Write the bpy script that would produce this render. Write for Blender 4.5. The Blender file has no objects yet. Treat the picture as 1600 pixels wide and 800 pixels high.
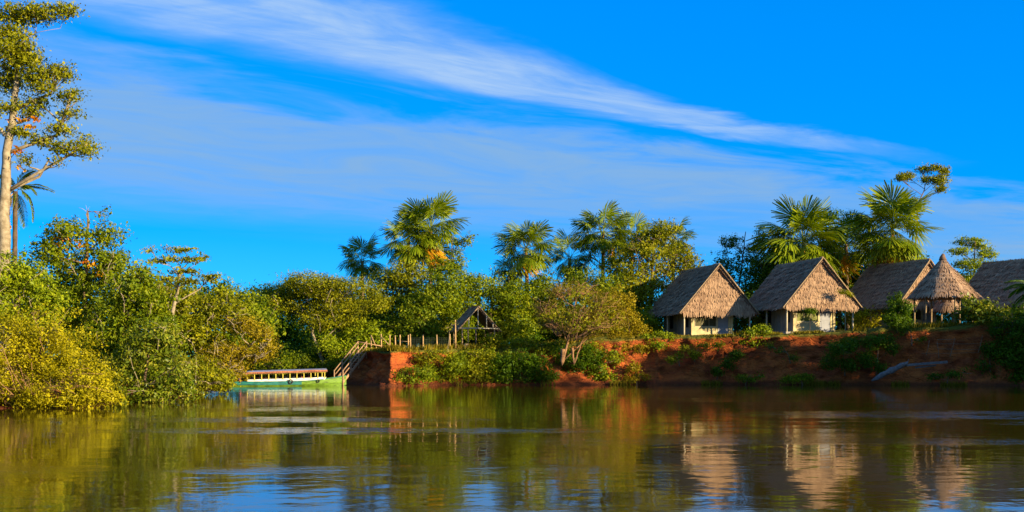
import bpy, math, random
import numpy as np
from mathutils import Vector, Matrix

# ------------------------------------------------------------------ camera, sky, sun, exposure
F, HOR, HC = 1700.0, 565.0, 2.0          # focal length in photo pixels, horizon row, eye height
scene = bpy.context.scene
R = math.radians
SUN_AZ, SUN_EL = R(57), R(12.5)            # sun behind the camera, to the right
SDIR = Vector((math.sin(SUN_AZ) * math.cos(SUN_EL), -math.cos(SUN_AZ) * math.cos(SUN_EL), math.sin(SUN_EL)))

cam_d = bpy.data.cameras.new('camera')
cam = bpy.data.objects.new('camera', cam_d)
scene.collection.objects.link(cam)
cam.location = (0, 0, HC)
cam.rotation_euler = (R(90), 0, 0)
cam_d.sensor_width = 36
cam_d.lens = F / 1600 * 36
cam_d.shift_y = (HOR - 400) / 1600
cam_d.clip_end = 3000
scene.camera = cam

scene.view_settings.view_transform = 'Standard'
scene.view_settings.look = 'None'
scene.view_settings.exposure = 1.25
scene.view_settings.gamma = 1
scene.view_settings.use_curve_mapping = False
scene.cycles.max_bounces = 6
scene.cycles.transparent_max_bounces = 4

world = bpy.data.worlds.new('World')
scene.world = world
world.use_nodes = True


class NT:
    """thin wrapper to write node trees briefly"""
    def __init__(s, tree):
        s.t = tree; s.n = tree.nodes; s.l = tree.links

    def node(s, typ, **kw):
        nd = s.n.new(typ)
        for k, v in kw.items():
            setattr(nd, k, v)
        return nd

    def put(s, sock, v):
        if isinstance(v, bpy.types.NodeSocket):
            s.l.new(v, sock)
        elif v is not None:
            sock.default_value = v

    def math(s, op, a, b=None, c=None, clamp=False):
        nd = s.node('ShaderNodeMath', operation=op, use_clamp=clamp)
        s.put(nd.inputs[0], a)
        if b is not None: s.put(nd.inputs[1], b)
        if c is not None: s.put(nd.inputs[2], c)
        return nd.outputs[0]

    def ramp(s, v, a, b, lo=0.0, hi=1.0):
        nd = s.node('ShaderNodeMapRange', interpolation_type='SMOOTHSTEP')
        s.put(nd.inputs[0], v)
        for i, q in enumerate((a, b, lo, hi)): s.put(nd.inputs[i + 1], q)
        return nd.outputs[0]

    def comb(s, x, y, z):
        nd = s.node('ShaderNodeCombineXYZ')
        for i, q in enumerate((x, y, z)): s.put(nd.inputs[i], q)
        return nd.outputs[0]

    def noise(s, vec, scale, detail=4.0, rough=0.55, dist=0.0, col=False):
        nd = s.node('ShaderNodeTexNoise')
        if vec is not None: s.put(nd.inputs['Vector'], vec)
        nd.inputs['Scale'].default_value = scale
        nd.inputs['Detail'].default_value = detail
        nd.inputs['Roughness'].default_value = rough
        nd.inputs['Distortion'].default_value = dist
        return nd.outputs['Color' if col else 'Fac']

    def mix(s, f, a, b):
        nd = s.node('ShaderNodeMix', data_type='RGBA')
        s.put(nd.inputs[0], f)
        for i, q in ((6, a), (7, b)):
            if isinstance(q, tuple) and len(q) == 3: q = q + (1,)
            s.put(nd.inputs[i], q)
        return nd.outputs[2]


def build_sky():
    w = NT(world.node_tree)
    w.n.clear()
    out = w.node('ShaderNodeOutputWorld')
    bg = w.node('ShaderNodeBackground')
    sky = w.node('ShaderNodeTexSky', sky_type='NISHITA')
    sky.sun_disc = False
    sky.sun_elevation = SUN_EL
    sky.sun_rotation = math.pi - SUN_AZ
    sky.altitude = 100
    sky.air_density = 1.0
    sky.dust_density = 0.0
    sky.ozone_density = 3.0
    hs = w.node('ShaderNodeHueSaturation')
    hs.inputs['Saturation'].default_value = SKY_SAT
    hs.inputs['Hue'].default_value = SKY_HUE
    hs.inputs['Value'].default_value = SKY_VAL
    w.l.new(sky.outputs[0], hs.inputs['Color'])
    gm = w.node('ShaderNodeGamma'); gm.inputs[1].default_value = SKY_GAMMA
    w.l.new(hs.outputs[0], gm.inputs[0])
    tn = w.node('ShaderNodeMix', data_type='RGBA', blend_type='MULTIPLY')
    tn.inputs[0].default_value = 1; tn.inputs[7].default_value = SKY_TINT + (1,)
    w.l.new(gm.outputs[0], tn.inputs[6])
    # cirrus on a flat cloud layer: direction -> point on the layer
    tc = w.node('ShaderNodeTexCoord')
    sep = w.node('ShaderNodeSeparateXYZ')
    w.l.new(tc.outputs['Generated'], sep.inputs[0])
    z = w.math('MAXIMUM', sep.outputs[2], 0.03)
    X = w.math('DIVIDE', sep.outputs[0], z)
    Y = w.math('DIVIDE', sep.outputs[1], z)
    al = w.math('ADD', w.math('MULTIPLY', X, .822), w.math('MULTIPLY', Y, .569))
    pe = w.math('ADD', w.math('MULTIPLY', X, -.569), w.math('MULTIPLY', Y, .822))
    v1 = w.comb(w.math('MULTIPLY', al, .55), w.math('MULTIPLY', pe, 1.0), 0.0)
    n1 = w.noise(v1, 1.6, 6, .6, .6)
    v2 = w.comb(w.math('MULTIPLY', al, .7), w.math('MULTIPLY', pe, 1.1), 3.7)
    n2 = w.noise(v2, 1.5, 6, .58, 1.4)
    v3 = w.comb(w.math('MULTIPLY', al, .22), w.math('MULTIPLY', pe, .55), 9.1)
    n3 = w.noise(v3, 1.0, 4, .55, .4)
    # the long bright streak
    cen = w.ramp(al, .4, 2.9, 2.86, 3.27)
    hw = w.ramp(al, .5, 3.6, .42, .13)
    d = w.math('SUBTRACT', w.math('ADD', pe, w.math('MULTIPLY', w.math('SUBTRACT', n1, .5), .55)), cen)
    k = w.math('DIVIDE', w.math('ABSOLUTE', d), hw)
    streak = w.math('MULTIPLY', w.ramp(k, .35, 1.35, 1.0, 0.0), w.ramp(al, 3.2, 5.2, .95, 0.0))
    streak = w.math('MULTIPLY', streak, w.ramp(n2, .22, .62, .45, 1.0))
    v4 = w.comb(w.math('MULTIPLY', al, .8), w.math('MULTIPLY', pe, 4.2), 5.5)
    n4 = w.noise(v4, 3.0, 8, .68, 1.2)
    streak = w.math('MULTIPLY', streak, w.ramp(n4, .3, .65, .82, 1.03))
    # the broad veil below it
    pv = w.math('ADD', pe, w.math('MULTIPLY', w.math('SUBTRACT', n1, .5), 2.3))
    veil = w.math('MULTIPLY', w.ramp(pv, 3.45, 4.25), w.ramp(pe, 5.0, 8.8, 1.0, .0))
    veil = w.math('MULTIPLY', veil, w.ramp(n3, .28, .6, .45, .95))
    veil = w.math('MULTIPLY', veil, w.ramp(n2, .25, .7, .68, 1.12))
    # cirrus overhead and behind, out of view, added to redden the fill light
    thin = w.math('MULTIPLY', w.math('MULTIPLY', w.ramp(n3, .25, .6), .95), w.ramp(pe, -.5, 1.4, 1.0, 0.0))
    dens = w.math('MAXIMUM', w.math('MAXIMUM', streak, veil), thin)
    dens = w.math('MULTIPLY', dens, .92, clamp=True)
    cl = w.mix(w.math('MULTIPLY', streak, 1.0), CLOUD_A + (1,), CLOUD_B + (1,))
    col = w.mix(dens, tn.outputs[2], cl)
    w.l.new(col, bg.inputs['Color'])
    bg.inputs['Strength'].default_value = 0.12
    w.l.new(bg.outputs[0], out.inputs[0])


SKY_SAT, SKY_HUE, SKY_VAL = 2.0, 0.5, 1.0
SKY_GAMMA, SKY_TINT = .5, (.08, .87, 1.95)
CLOUD_A, CLOUD_B = (.82, 1.6, 2.75), (1.5, 2.2, 3.25)
build_sky()

sun_d = bpy.data.lights.new('sun', 'SUN')
sun_d.energy = 5.0
sun_d.color = (1.0, .83, .5)
sun_d.angle = R(.5)
sun = bpy.data.objects.new('sun', sun_d)
scene.collection.objects.link(sun)
sun.rotation_euler = SDIR.to_track_quat('Z', 'Y').to_euler()
sun.location = SDIR * 200

# ------------------------------------------------------------------ helpers
C = scene.collection
rnd = random.Random(7)


def W(px, py, Y):
    """photo pixel at depth Y -> world point"""
    return np.array([(px - 800) / F * Y, Y, HC - (py - HOR) / F * Y])


def vnoise(p, seed=0):
    """smooth value noise, p (n,3) -> 0..1"""
    p = np.asarray(p, float)
    i = np.floor(p).astype(np.int64); f = p - i
    f = f * f * (3 - 2 * f)
    def h(a, b, c):
        n = (a * 374761393 + b * 668265263 + c * 2147483647 + seed * 974634541) & 0xffffffff
        n = ((n ^ (n >> 13)) * 1274126177) & 0xffffffff
        n = (n ^ (n >> 16)) & 0xffff
        return n / 65535.0
    r = 0
    for dx in (0, 1):
        for dy in (0, 1):
            for dz in (0, 1):
                wgt = (f[:, 0] if dx else 1 - f[:, 0]) * (f[:, 1] if dy else 1 - f[:, 1]) * (f[:, 2] if dz else 1 - f[:, 2])
                r = r + wgt * h(i[:, 0] + dx, i[:, 1] + dy, i[:, 2] + dz)
    return r


def fbm(p, seed=0, oct=4):
    p = np.asarray(p, float); r = 0; a = .5; s = 1.0; tot = 0
    for k in range(oct):
        r = r + a * vnoise(p * s, seed + k * 17); tot += a; a *= .5; s *= 2.03
    return r / tot


def link(o, parent=None):
    C.objects.link(o)
    if parent is not None: o.parent = parent
    return o


def tag(o, label=None, cat=None, group=None, kind=None):
    if label: o['label'] = label
    if cat: o['category'] = cat
    if group: o['group'] = group
    if kind: o['kind'] = kind
    return o


def thing(name, label, cat, loc, rz=0.0, group=None):
    o = bpy.data.objects.new(name, None)
    o.empty_display_size = .2
    link(o); o.location = tuple(loc); o.rotation_euler = (0, 0, rz)
    return tag(o, label, cat, group)


def np_mesh(name, verts, faces, tint=None, smooth=False):
    """verts (n,3), faces (m,k) all the same k"""
    verts = np.asarray(verts, np.float32); faces = np.asarray(faces, np.int32)
    me = bpy.data.meshes.new(name)
    m, k = faces.shape
    me.vertices.add(len(verts)); me.vertices.foreach_set('co', verts.ravel())
    me.loops.add(m * k); me.loops.foreach_set('vertex_index', faces.ravel())
    me.polygons.add(m)
    me.polygons.foreach_set('loop_start', np.arange(0, m * k, k, dtype=np.int32))
    me.polygons.foreach_set('loop_total', np.full(m, k, np.int32))
    if smooth: me.polygons.foreach_set('use_smooth', np.ones(m, bool))
    if tint is not None:
        at = me.attributes.new('tint', 'FLOAT', 'FACE')
        at.data.foreach_set('value', np.asarray(tint, np.float32))
    me.update(calc_edges=True)
    return me


def np_obj(name, verts, faces, mat, parent=None, tint=None, smooth=False):
    me = np_mesh(name, verts, faces, tint, smooth)
    me.materials.append(mat)
    return link(bpy.data.objects.new(name, me), parent)


class MB:
    """collects boxes, bars, tubes and plates, builds ONE mesh object"""
    def __init__(s):
        s.v = []; s.f = []; s.sm = []

    def add(s, vs, fs, smooth=False):
        b = len(s.v)
        s.v += [tuple(map(float, q)) for q in vs]
        s.f += [tuple(b + i for i in f) for f in fs]
        s.sm += [smooth] * len(fs)
        return s

    def box(s, x0, x1, y0, y1, z0, z1):
        vs = [(x, y, z) for z in (z0, z1) for y in (y0, y1) for x in (x0, x1)]
        return s.add(vs, [(0, 2, 3, 1), (4, 5, 7, 6), (0, 1, 5, 4), (2, 6, 7, 3), (0, 4, 6, 2), (1, 3, 7, 5)])

    def bar(s, a, b, w, h=None, up=(0, 0, 1)):
        """square bar from a to b"""
        h = h or w
        a = Vector(a); b = Vector(b); d = (b - a).normalized()
        u = Vector(up)
        if abs(d.dot(u)) > .98: u = Vector((0, 1, 0))
        x = d.cross(u).normalized() * (w / 2); z = x.cross(d).normalized() * (h / 2)
        vs = [p + sx * x + sz * z for p in (a, b) for sx, sz in ((-1, -1), (1, -1), (1, 1), (-1, 1))]
        return s.add(vs, [(0, 1, 2, 3), (7, 6, 5, 4), (0, 4, 5, 1), (1, 5, 6, 2), (2, 6, 7, 3), (3, 7, 4, 0)])

    def tube(s, pts, rad, n=7, wob=0.0, seed=0):
        pts = [Vector(p) for p in pts]
        if not hasattr(rad, '__len__'): rad = [rad] * len(pts)
        rr = random.Random(seed)
        vs = []; ref = Vector((.31, .95, .07))
        for i, p in enumerate(pts):
            d = (pts[min(i + 1, len(pts) - 1)] - pts[max(i - 1, 0)])
            d = d.normalized() if d.length > 1e-6 else Vector((0, 0, 1))
            x = d.cross(ref)
            if x.length < .05: x = d.cross(Vector((1, 0, 0)))
            x.normalize(); y = d.cross(x)
            for k in range(n):
                a = 2 * math.pi * k / n
                q = rad[i] * (1 + wob * (rr.random() - .5))
                vs.append(p + x * (math.cos(a) * q) + y * (math.sin(a) * q))
        fs = []
        for i in range(len(pts) - 1):
            for k in range(n):
                a = i * n + k; b = i * n + (k + 1) % n
                fs.append((a, b, b + n, a + n))
        b0 = len(s.v)
        s.add(vs, fs, True)
        s.f += [tuple(b0 + k for k in range(n))[::-1], tuple(b0 + (len(pts) - 1) * n + k for k in range(n))]
        s.sm += [False, False]
        return s

    def mesh(s, name, mat):
        me = bpy.data.meshes.new(name)
        me.from_pydata(s.v, [], s.f)
        me.polygons.foreach_set('use_smooth', s.sm)
        me.materials.append(mat)
        me.update()
        return me

    def build(s, name, mat, parent=None):
        return link(bpy.data.objects.new(name, s.mesh(name, mat)), parent)


# ------------------------------------------------------------------ materials
def new_mat(name):
    m = bpy.data.materials.new(name); m.use_nodes = True
    nt = NT(m.node_tree)
    p = nt.n['Principled BSDF']
    return m, nt, p


def plain(name, col, rough=.7, var=.25, scale=6.0, bump=.0, spec=.3, col2=None, stretch=(1, 1, 1), bscale=None):
    """two tone noise colour with optional fine relief"""
    m, nt, p = new_mat(name)
    tc = nt.node('ShaderNodeTexCoord')
    mp = nt.node('ShaderNodeMapping'); mp.inputs['Scale'].default_value = stretch
    nt.l.new(tc.outputs['Object'], mp.inputs[0])
    n = nt.noise(mp.outputs[0], scale, 5, .6)
    c1 = tuple(c * (1 - var) for c in col); c2 = col2 or tuple(min(1, c * (1 + var)) for c in col)
    nt.l.new(nt.mix(nt.ramp(n, .3, .7), c1, c2), p.inputs['Base Color'])
    p.inputs['Roughness'].default_value = rough
    p.inputs['Specular IOR Level'].default_value = spec
    if bump:
        b = nt.node('ShaderNodeBump'); b.inputs['Strength'].default_value = bump; b.inputs['Distance'].default_value = .04
        nt.l.new(nt.noise(mp.outputs[0], bscale or scale * 3, 6, .65), b.inputs['Height'])
        nt.l.new(b.outputs[0], p.inputs['Normal'])
    return m


def leaf_mat(name, cols, trans=.35, rough=.5, tcol=None):
    """leaf colour varies from leaf to leaf (attribute tint); part of the light passes through"""
    m, nt, p = new_mat(name)
    at = nt.node('ShaderNodeAttribute', attribute_name='tint')
    cr = nt.node('ShaderNodeValToRGB')
    el = cr.color_ramp.elements
    while len(el) < len(cols): el.new(.5)
    for i, c in enumerate(cols):
        el[i].position = i / (len(cols) - 1); el[i].color = tuple(c) + (1,)
    nt.l.new(at.outputs['Fac'], cr.inputs[0])
    nt.l.new(cr.outputs[0], p.inputs['Base Color'])
    p.inputs['Roughness'].default_value = rough
    p.inputs['Specular IOR Level'].default_value = .12
    tr = nt.node('ShaderNodeBsdfTranslucent')
    hs = nt.node('ShaderNodeHueSaturation')
    hs.inputs['Value'].default_value = 1.15; hs.inputs['Saturation'].default_value = 1.1
    nt.l.new(cr.outputs[0], hs.inputs['Color']); nt.l.new(hs.outputs[0], tr.inputs['Color'])
    mx = nt.node('ShaderNodeMixShader'); mx.inputs[0].default_value = trans
    nt.l.new(p.outputs[0], mx.inputs[1]); nt.l.new(tr.outputs[0], mx.inputs[2])
    nt.l.new(mx.outputs[0], nt.n['Material Output'].inputs[0])
    return m


def thatch_mat(name, cols):
    m, nt, p = new_mat(name)
    at = nt.node('ShaderNodeAttribute', attribute_name='tint')
    tc = nt.node('ShaderNodeTexCoord')
    oi = nt.node('ShaderNodeObjectInfo')
    ad = nt.node('ShaderNodeVectorMath', operation='ADD')
    nt.l.new(tc.outputs['Object'], ad.inputs[0]); nt.l.new(nt.comb(nt.math('MULTIPLY', oi.outputs['Random'], 40.0), oi.outputs['Random'], 0.0), ad.inputs[1])
    n = nt.noise(ad.outputs[0], .8, 5, .65)
    v = nt.math('ADD', nt.math('MULTIPLY', at.outputs['Fac'], .7), nt.math('MULTIPLY', nt.math('SUBTRACT', n, .38), 1.3), clamp=True)
    cr = nt.node('ShaderNodeValToRGB'); el = cr.color_ramp.elements
    while len(el) < len(cols): el.new(.5)
    for i, c in enumerate(cols):
        el[i].position = i / (len(cols) - 1); el[i].color = tuple(c) + (1,)
    nt.l.new(v, cr.inputs[0]); nt.l.new(cr.outputs[0], p.inputs['Base Color'])
    p.inputs['Roughness'].default_value = .85; p.inputs['Specular IOR Level'].default_value = .15
    return m


M = {}
# leaves: natural colour range of each kind; lf_dark also paints shade on one palm
M['lf_green'] = leaf_mat('leaf_green', [(.05, .09, .003), (.155, .2, .004), (.3, .31, .008)])
M['lf_olive'] = leaf_mat('leaf_olive', [(.075, .095, .003), (.21, .215, .004), (.37, .33, .007)])
M['lf_yellow'] = leaf_mat('leaf_yellow', [(.15, .135, .003), (.34, .29, .004), (.5, .42, .008)])
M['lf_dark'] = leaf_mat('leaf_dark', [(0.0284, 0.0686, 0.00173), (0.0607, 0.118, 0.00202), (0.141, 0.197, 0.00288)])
M['lf_bright'] = leaf_mat('leaf_bright', [(.09, .14, .004), (.22, .27, .006), (.38, .4, .012)])
M['lf_broad'] = leaf_mat('leaf_broad', [(.05, .085, .004), (.13, .16, .006), (.33, .3, .03)], .25, .35)
M['lf_gold'] = leaf_mat('leaf_gold', [(.15, .11, .004), (.29, .22, .006), (.42, .3, .01)])
M['lf_brown'] = leaf_mat('leaf_brown', [(.13, .09, .015), (.24, .17, .02), (.34, .26, .015)])
M['lf_red'] = leaf_mat('leaf_red', [(0.506, 0.118, 0.00432), (0.6, 0.216, 0.00576), (0.6, 0.352, 0.00864)])
M['lf_palm'] = leaf_mat('leaf_palm', [(.05, .09, .003), (.14, .19, .005), (.28, .3, .012)], .25, .4)
M['lf_palmdead'] = leaf_mat('leaf_palm_dead', [(0.365, 0.137, 0.00576), (0.6, 0.256, 0.0101), (0.6, 0.392, 0.0144)], .2, .7)
M['grass'] = leaf_mat('grass_blade', [(.09, .09, .005), (.2, .16, .01), (.34, .22, .02)])
M['bark_pale'] = plain('bark_pale', (0.24, 0.176, 0.104), .85, .3, 4, .5, col2=(0.336, 0.264, 0.176))
M['bark'] = plain('bark_brown', (0.16, 0.1, 0.056), .9, .35, 5, .6)
M['bark_red'] = plain('bark_reddish', (0.264, 0.136, 0.064), .9, .35, 5, .6)
M['bark_dark'] = plain('bark_dark', (.09, .06, .04), .9, .35, 5, .5)
M['thatch'] = thatch_mat('thatch_dry', [(0.162, 0.0846, 0.0515), (0.339, 0.202, 0.121), (0.486, 0.309, 0.184)])
M['thatch_core'] = plain('thatch_core', (0.16, 0.096, 0.064), .95, .3, 8, .3)
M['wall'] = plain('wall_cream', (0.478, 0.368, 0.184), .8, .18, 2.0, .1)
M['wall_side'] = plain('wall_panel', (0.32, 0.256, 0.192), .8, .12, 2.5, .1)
M['post'] = plain('post_pale', (0.442, 0.368, 0.25), .8, .15, 4, .1)
M['door'] = plain('door_grey', (0.25, 0.243, 0.265), .6, .08, 3)
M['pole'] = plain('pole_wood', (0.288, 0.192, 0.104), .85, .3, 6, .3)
M['pole_lit'] = plain('pole_wood_lit', (0.4, 0.24, 0.104), .85, .3, 6, .3)  # pole wood again, warmer and lighter: sunlight put into the colour
M['plank'] = plain('plank_grey', (0.288, 0.24, 0.208), .85, .25, 5, .3)
M['stair'] = plain('stair_wood', (0.336, 0.192, 0.104), .85, .25, 5, .3)
M['drift'] = plain('driftwood_grey', (.14, .11, .1), .85, .3, 5, .5)
M['screen'] = plain('window_screen', (.07, .058, .018), .45, .3, 1.5, spec=.12)
M['screen_olive'] = plain('window_screen_reflection', (.13, .13, .018), .4, .5, 1.8, spec=.12)  # reflection of foliage painted as the pane's own colour
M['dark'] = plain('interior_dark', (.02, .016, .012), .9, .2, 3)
M['net'] = plain('netting_dark', (.03, .04, .03), .9, .3, 3)


def glass_mat():
    m, nt, p = new_mat('boat_window_dark')
    p.inputs['Base Color'].default_value = (.02, .015, .012, 1)
    p.inputs['Roughness'].default_value = .4
    return m


M['bw'] = glass_mat()
M['hull_lime'] = plain('paint_lime', (.1, .18, .012), .6, .45, 3.5, .15, stretch=(.6, 1, 2.5))
M['hull_teal'] = plain('paint_teal', (.012, .12, .11), .6, .45, 3.5, .15, stretch=(.6, 1, 2.5))
M['hull_white'] = plain('paint_white', (0.552, 0.559, 0.515), .5, .3, 3.5, .15, stretch=(.6, 1, 2.5))
M['boat_yellow'] = plain('paint_yellow', (0.456, 0.368, 0.0442), .5, .15, 4)
M['boat_roof'] = plain('roof_sheet', (0.24, 0.24, 0.32), .4, .25, 3, .1)
M['boat_red'] = plain('paint_red', (0.336, 0.064, 0.04), .5, .25, 4)
M['tyre'] = plain('tyre_rubber', (.02, .02, .022), .8, .3, 10)
M['skin_orange'] = plain('sack_orange', (.6, .22, .08), .7, .2, 6)


def bank_mat():
    m, nt, p = new_mat('river_clay')
    at = nt.node('ShaderNodeAttribute', attribute_name='grass')
    tc = nt.node('ShaderNodeTexCoord')
    mp = nt.node('ShaderNodeMapping'); mp.inputs['Scale'].default_value = (1, 1, 2.6)
    nt.l.new(tc.outputs['Object'], mp.inputs[0])
    n1 = nt.noise(mp.outputs[0], .5, 6, .65)
    n2 = nt.noise(mp.outputs[0], 3.0, 6, .7)
    clay = nt.mix(nt.ramp(n1, .35, .65), (.25, .055, .018), (.48, .115, .025))
    clay = nt.mix(nt.ramp(n2, .45, .75, 0, .6), clay, (.14, .04, .016))
    sz = nt.node('ShaderNodeSeparateXYZ'); nt.l.new(tc.outputs['Object'], sz.inputs[0])
    wet = nt.ramp(nt.math('ADD', sz.outputs[2], nt.math('MULTIPLY', n2, .5)), .3, .75, .75, 0.0)
    clay = nt.mix(wet, clay, (.06, .022, .012))
    gr = nt.mix(nt.ramp(n2, .3, .7), (.06, .075, .01), (.15, .12, .02))
    g = nt.ramp(nt.math('ADD', at.outputs['Fac'], nt.math('MULTIPLY', nt.math('SUBTRACT', n2, .5), .9)), .35, .65)
    nt.l.new(nt.mix(g, clay, gr), p.inputs['Base Color'])
    p.inputs['Roughness'].default_value = .95; p.inputs['Specular IOR Level'].default_value = .1
    b = nt.node('ShaderNodeBump'); b.inputs['Strength'].default_value = .9; b.inputs['Distance'].default_value = .15
    vo = nt.node('ShaderNodeTexVoronoi', feature='DISTANCE_TO_EDGE'); vo.inputs['Scale'].default_value = 1.3
    nt.l.new(mp.outputs[0], vo.inputs['Vector'])
    hh = nt.math('ADD', nt.noise(mp.outputs[0], 2.2, 9, .75), nt.ramp(vo.outputs[0], 0, .12, 0, .35))
    nt.l.new(hh, b.inputs['Height'])
    nt.l.new(b.outputs[0], p.inputs['Normal'])
    return m


M['clay'] = bank_mat()


def water_mat():
    m, nt, p = new_mat('river_water')
    g = nt.node('ShaderNodeNewGeometry')
    sep = nt.node('ShaderNodeSeparateXYZ'); nt.l.new(g.outputs['Position'], sep.inputs[0])
    x, y = sep.outputs[0], sep.outputs[1]
    # wind streaks: patches where small ripples stand up
    pv = nt.comb(nt.math('MULTIPLY', x, .045), nt.math('MULTIPLY', y, .16), 2.0)
    patch = nt.ramp(nt.noise(pv, 1.0, 4, .6), .54, .68)
    # three gust lanes, broken up by noise
    lanes = 0.0
    for (cx, cy, hx, hy) in ((-9, 37.5, 9, 2.0), (-5, 31.5, 9, 1.7), (18, 41, 10, 4.0), (21, 35, 6, 2.0)):
        ex = nt.math('POWER', nt.math('DIVIDE', nt.math('SUBTRACT', x, float(cx)), float(hx)), 2.0)
        ey = nt.math('POWER', nt.math('DIVIDE', nt.math('SUBTRACT', y, float(cy)), float(hy)), 2.0)
        ln = nt.ramp(nt.math('ADD', ex, ey), .1, 1.3, 1.0, 0.0)
        lanes = ln if lanes == 0.0 else nt.math('MAXIMUM', lanes, ln)
    lv = nt.comb(nt.math('MULTIPLY', x, .6), nt.math('MULTIPLY', y, 1.1), 7.0)
    lanes = nt.math('MULTIPLY', lanes, nt.ramp(nt.noise(lv, 1.0, 5, .7), .42, .58))
    v = nt.comb(x, nt.math('MULTIPLY', y, 1.25), 0.0)
    big = nt.noise(v, .55, 2, .4)
    mid = nt.noise(v, 1.7, 2, .45)
    small = nt.noise(v, 5.0, 3, .5)
    h = nt.math('ADD', nt.math('MULTIPLY', big, WAVE[0]), nt.math('MULTIPLY', mid, WAVE[1]))
    hs = nt.math('MULTIPLY', small, nt.math('ADD', WAVE[2], nt.math('MULTIPLY', patch, WAVE[3])))
    h = nt.math('ADD', h, hs)
    chop = nt.noise(nt.comb(nt.math('MULTIPLY', x, .8), nt.math('MULTIPLY', y, 1.3), 4.0), 2.6, 2, .5)
    h = nt.math('ADD', h, nt.math('MULTIPLY', nt.math('MULTIPLY', chop, lanes), .016))
    b = nt.node('ShaderNodeBump'); b.inputs['Strength'].default_value = 1.0; b.inputs['Distance'].default_value = 1.0
    nt.l.new(h, b.inputs['Height'])
    nt.l.new(b.outputs[0], p.inputs['Normal'])
    p.inputs['Base Color'].default_value = (.06, .033, .003, 1)
    p.inputs['Roughness'].default_value = .04
    p.inputs['IOR'].default_value = 1.5
    return m


WAVE = (.009, .005, .0005, .009)
M['water'] = water_mat()

# ------------------------------------------------------------------ the setting: water, banks, ground
tag(np_obj('river_water', [(-900, -60, 0), (900, -60, 0), (900, 900, 0), (-900, 900, 0)], [(0, 1, 2, 3)], M['water']), kind='structure')


def resample(pts, step):
    """polyline rows (x, y, ...) -> evenly spaced, smoothed rows"""
    p = np.array(pts, float)
    d = np.r_[0, np.cumsum(np.hypot(*(p[1:, :2] - p[:-1, :2]).T))]
    s = np.arange(0, d[-1], step)
    q = np.stack([np.interp(s, d, p[:, i]) for i in range(p.shape[1])], 1)
    ker = np.hanning(9); ker /= ker.sum()
    for i in range(q.shape[1]):
        q[:, i] = np.convolve(np.pad(q[:, i], 4, mode='edge'), ker, 'valid')
    return q


# foot of the right bank: x, y, height of the top, softness (0 cliff, 1 slope)
RB = [(-120, 112, 1.2, 1), (-60, 103, 1.2, 1), (-34, 99, 1.2, 1), (-22, 97.5, 1.3, .8), (-16.5, 96.5, 1.6, .4), (-13.6, 94.0, 3.0, 0), (-12.2, 90.5, 3.0, 0),
      (-10.4, 88.6, 2.95, 0), (-9.2, 88.5, 3.0, 0), (-7.4, 91.5, 3.1, .2), (-4.0, 92.6, 3.2, .6), (4, 93, 3.5, .7), (9, 94.0, 4.1, .35), (13, 95.0, 4.25, .1), (18, 94.8, 4.3, 0),
      (26, 94.2, 4.6, 0), (33, 92.6, 4.9, .15), (38, 91.2, 5.2, .05), (42, 89.5, 5.3, .15), (48, 87.0, 5.2, .3), (56, 80, 4.6, .5), (63, 68, 4, .6), (67, 50, 3.5, .7), (69, 20, 3, .8), (70, -50, 3, .8)]
LB = [(-30, -50, 1.2, 1), (-27, 15, 1.2, 1), (-24, 36, 1.1, 1), (-22, 45, 1.0, 1), (-19.2, 51, .9, 1), (-18.6, 60, .9, 1), (-19.5, 68, .9, 1), (-24, 75, 1, 1), (-34, 80, 1.2, 1), (-60, 86, 1.4, 1), (-120, 95, 1.5, 1)]


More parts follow.
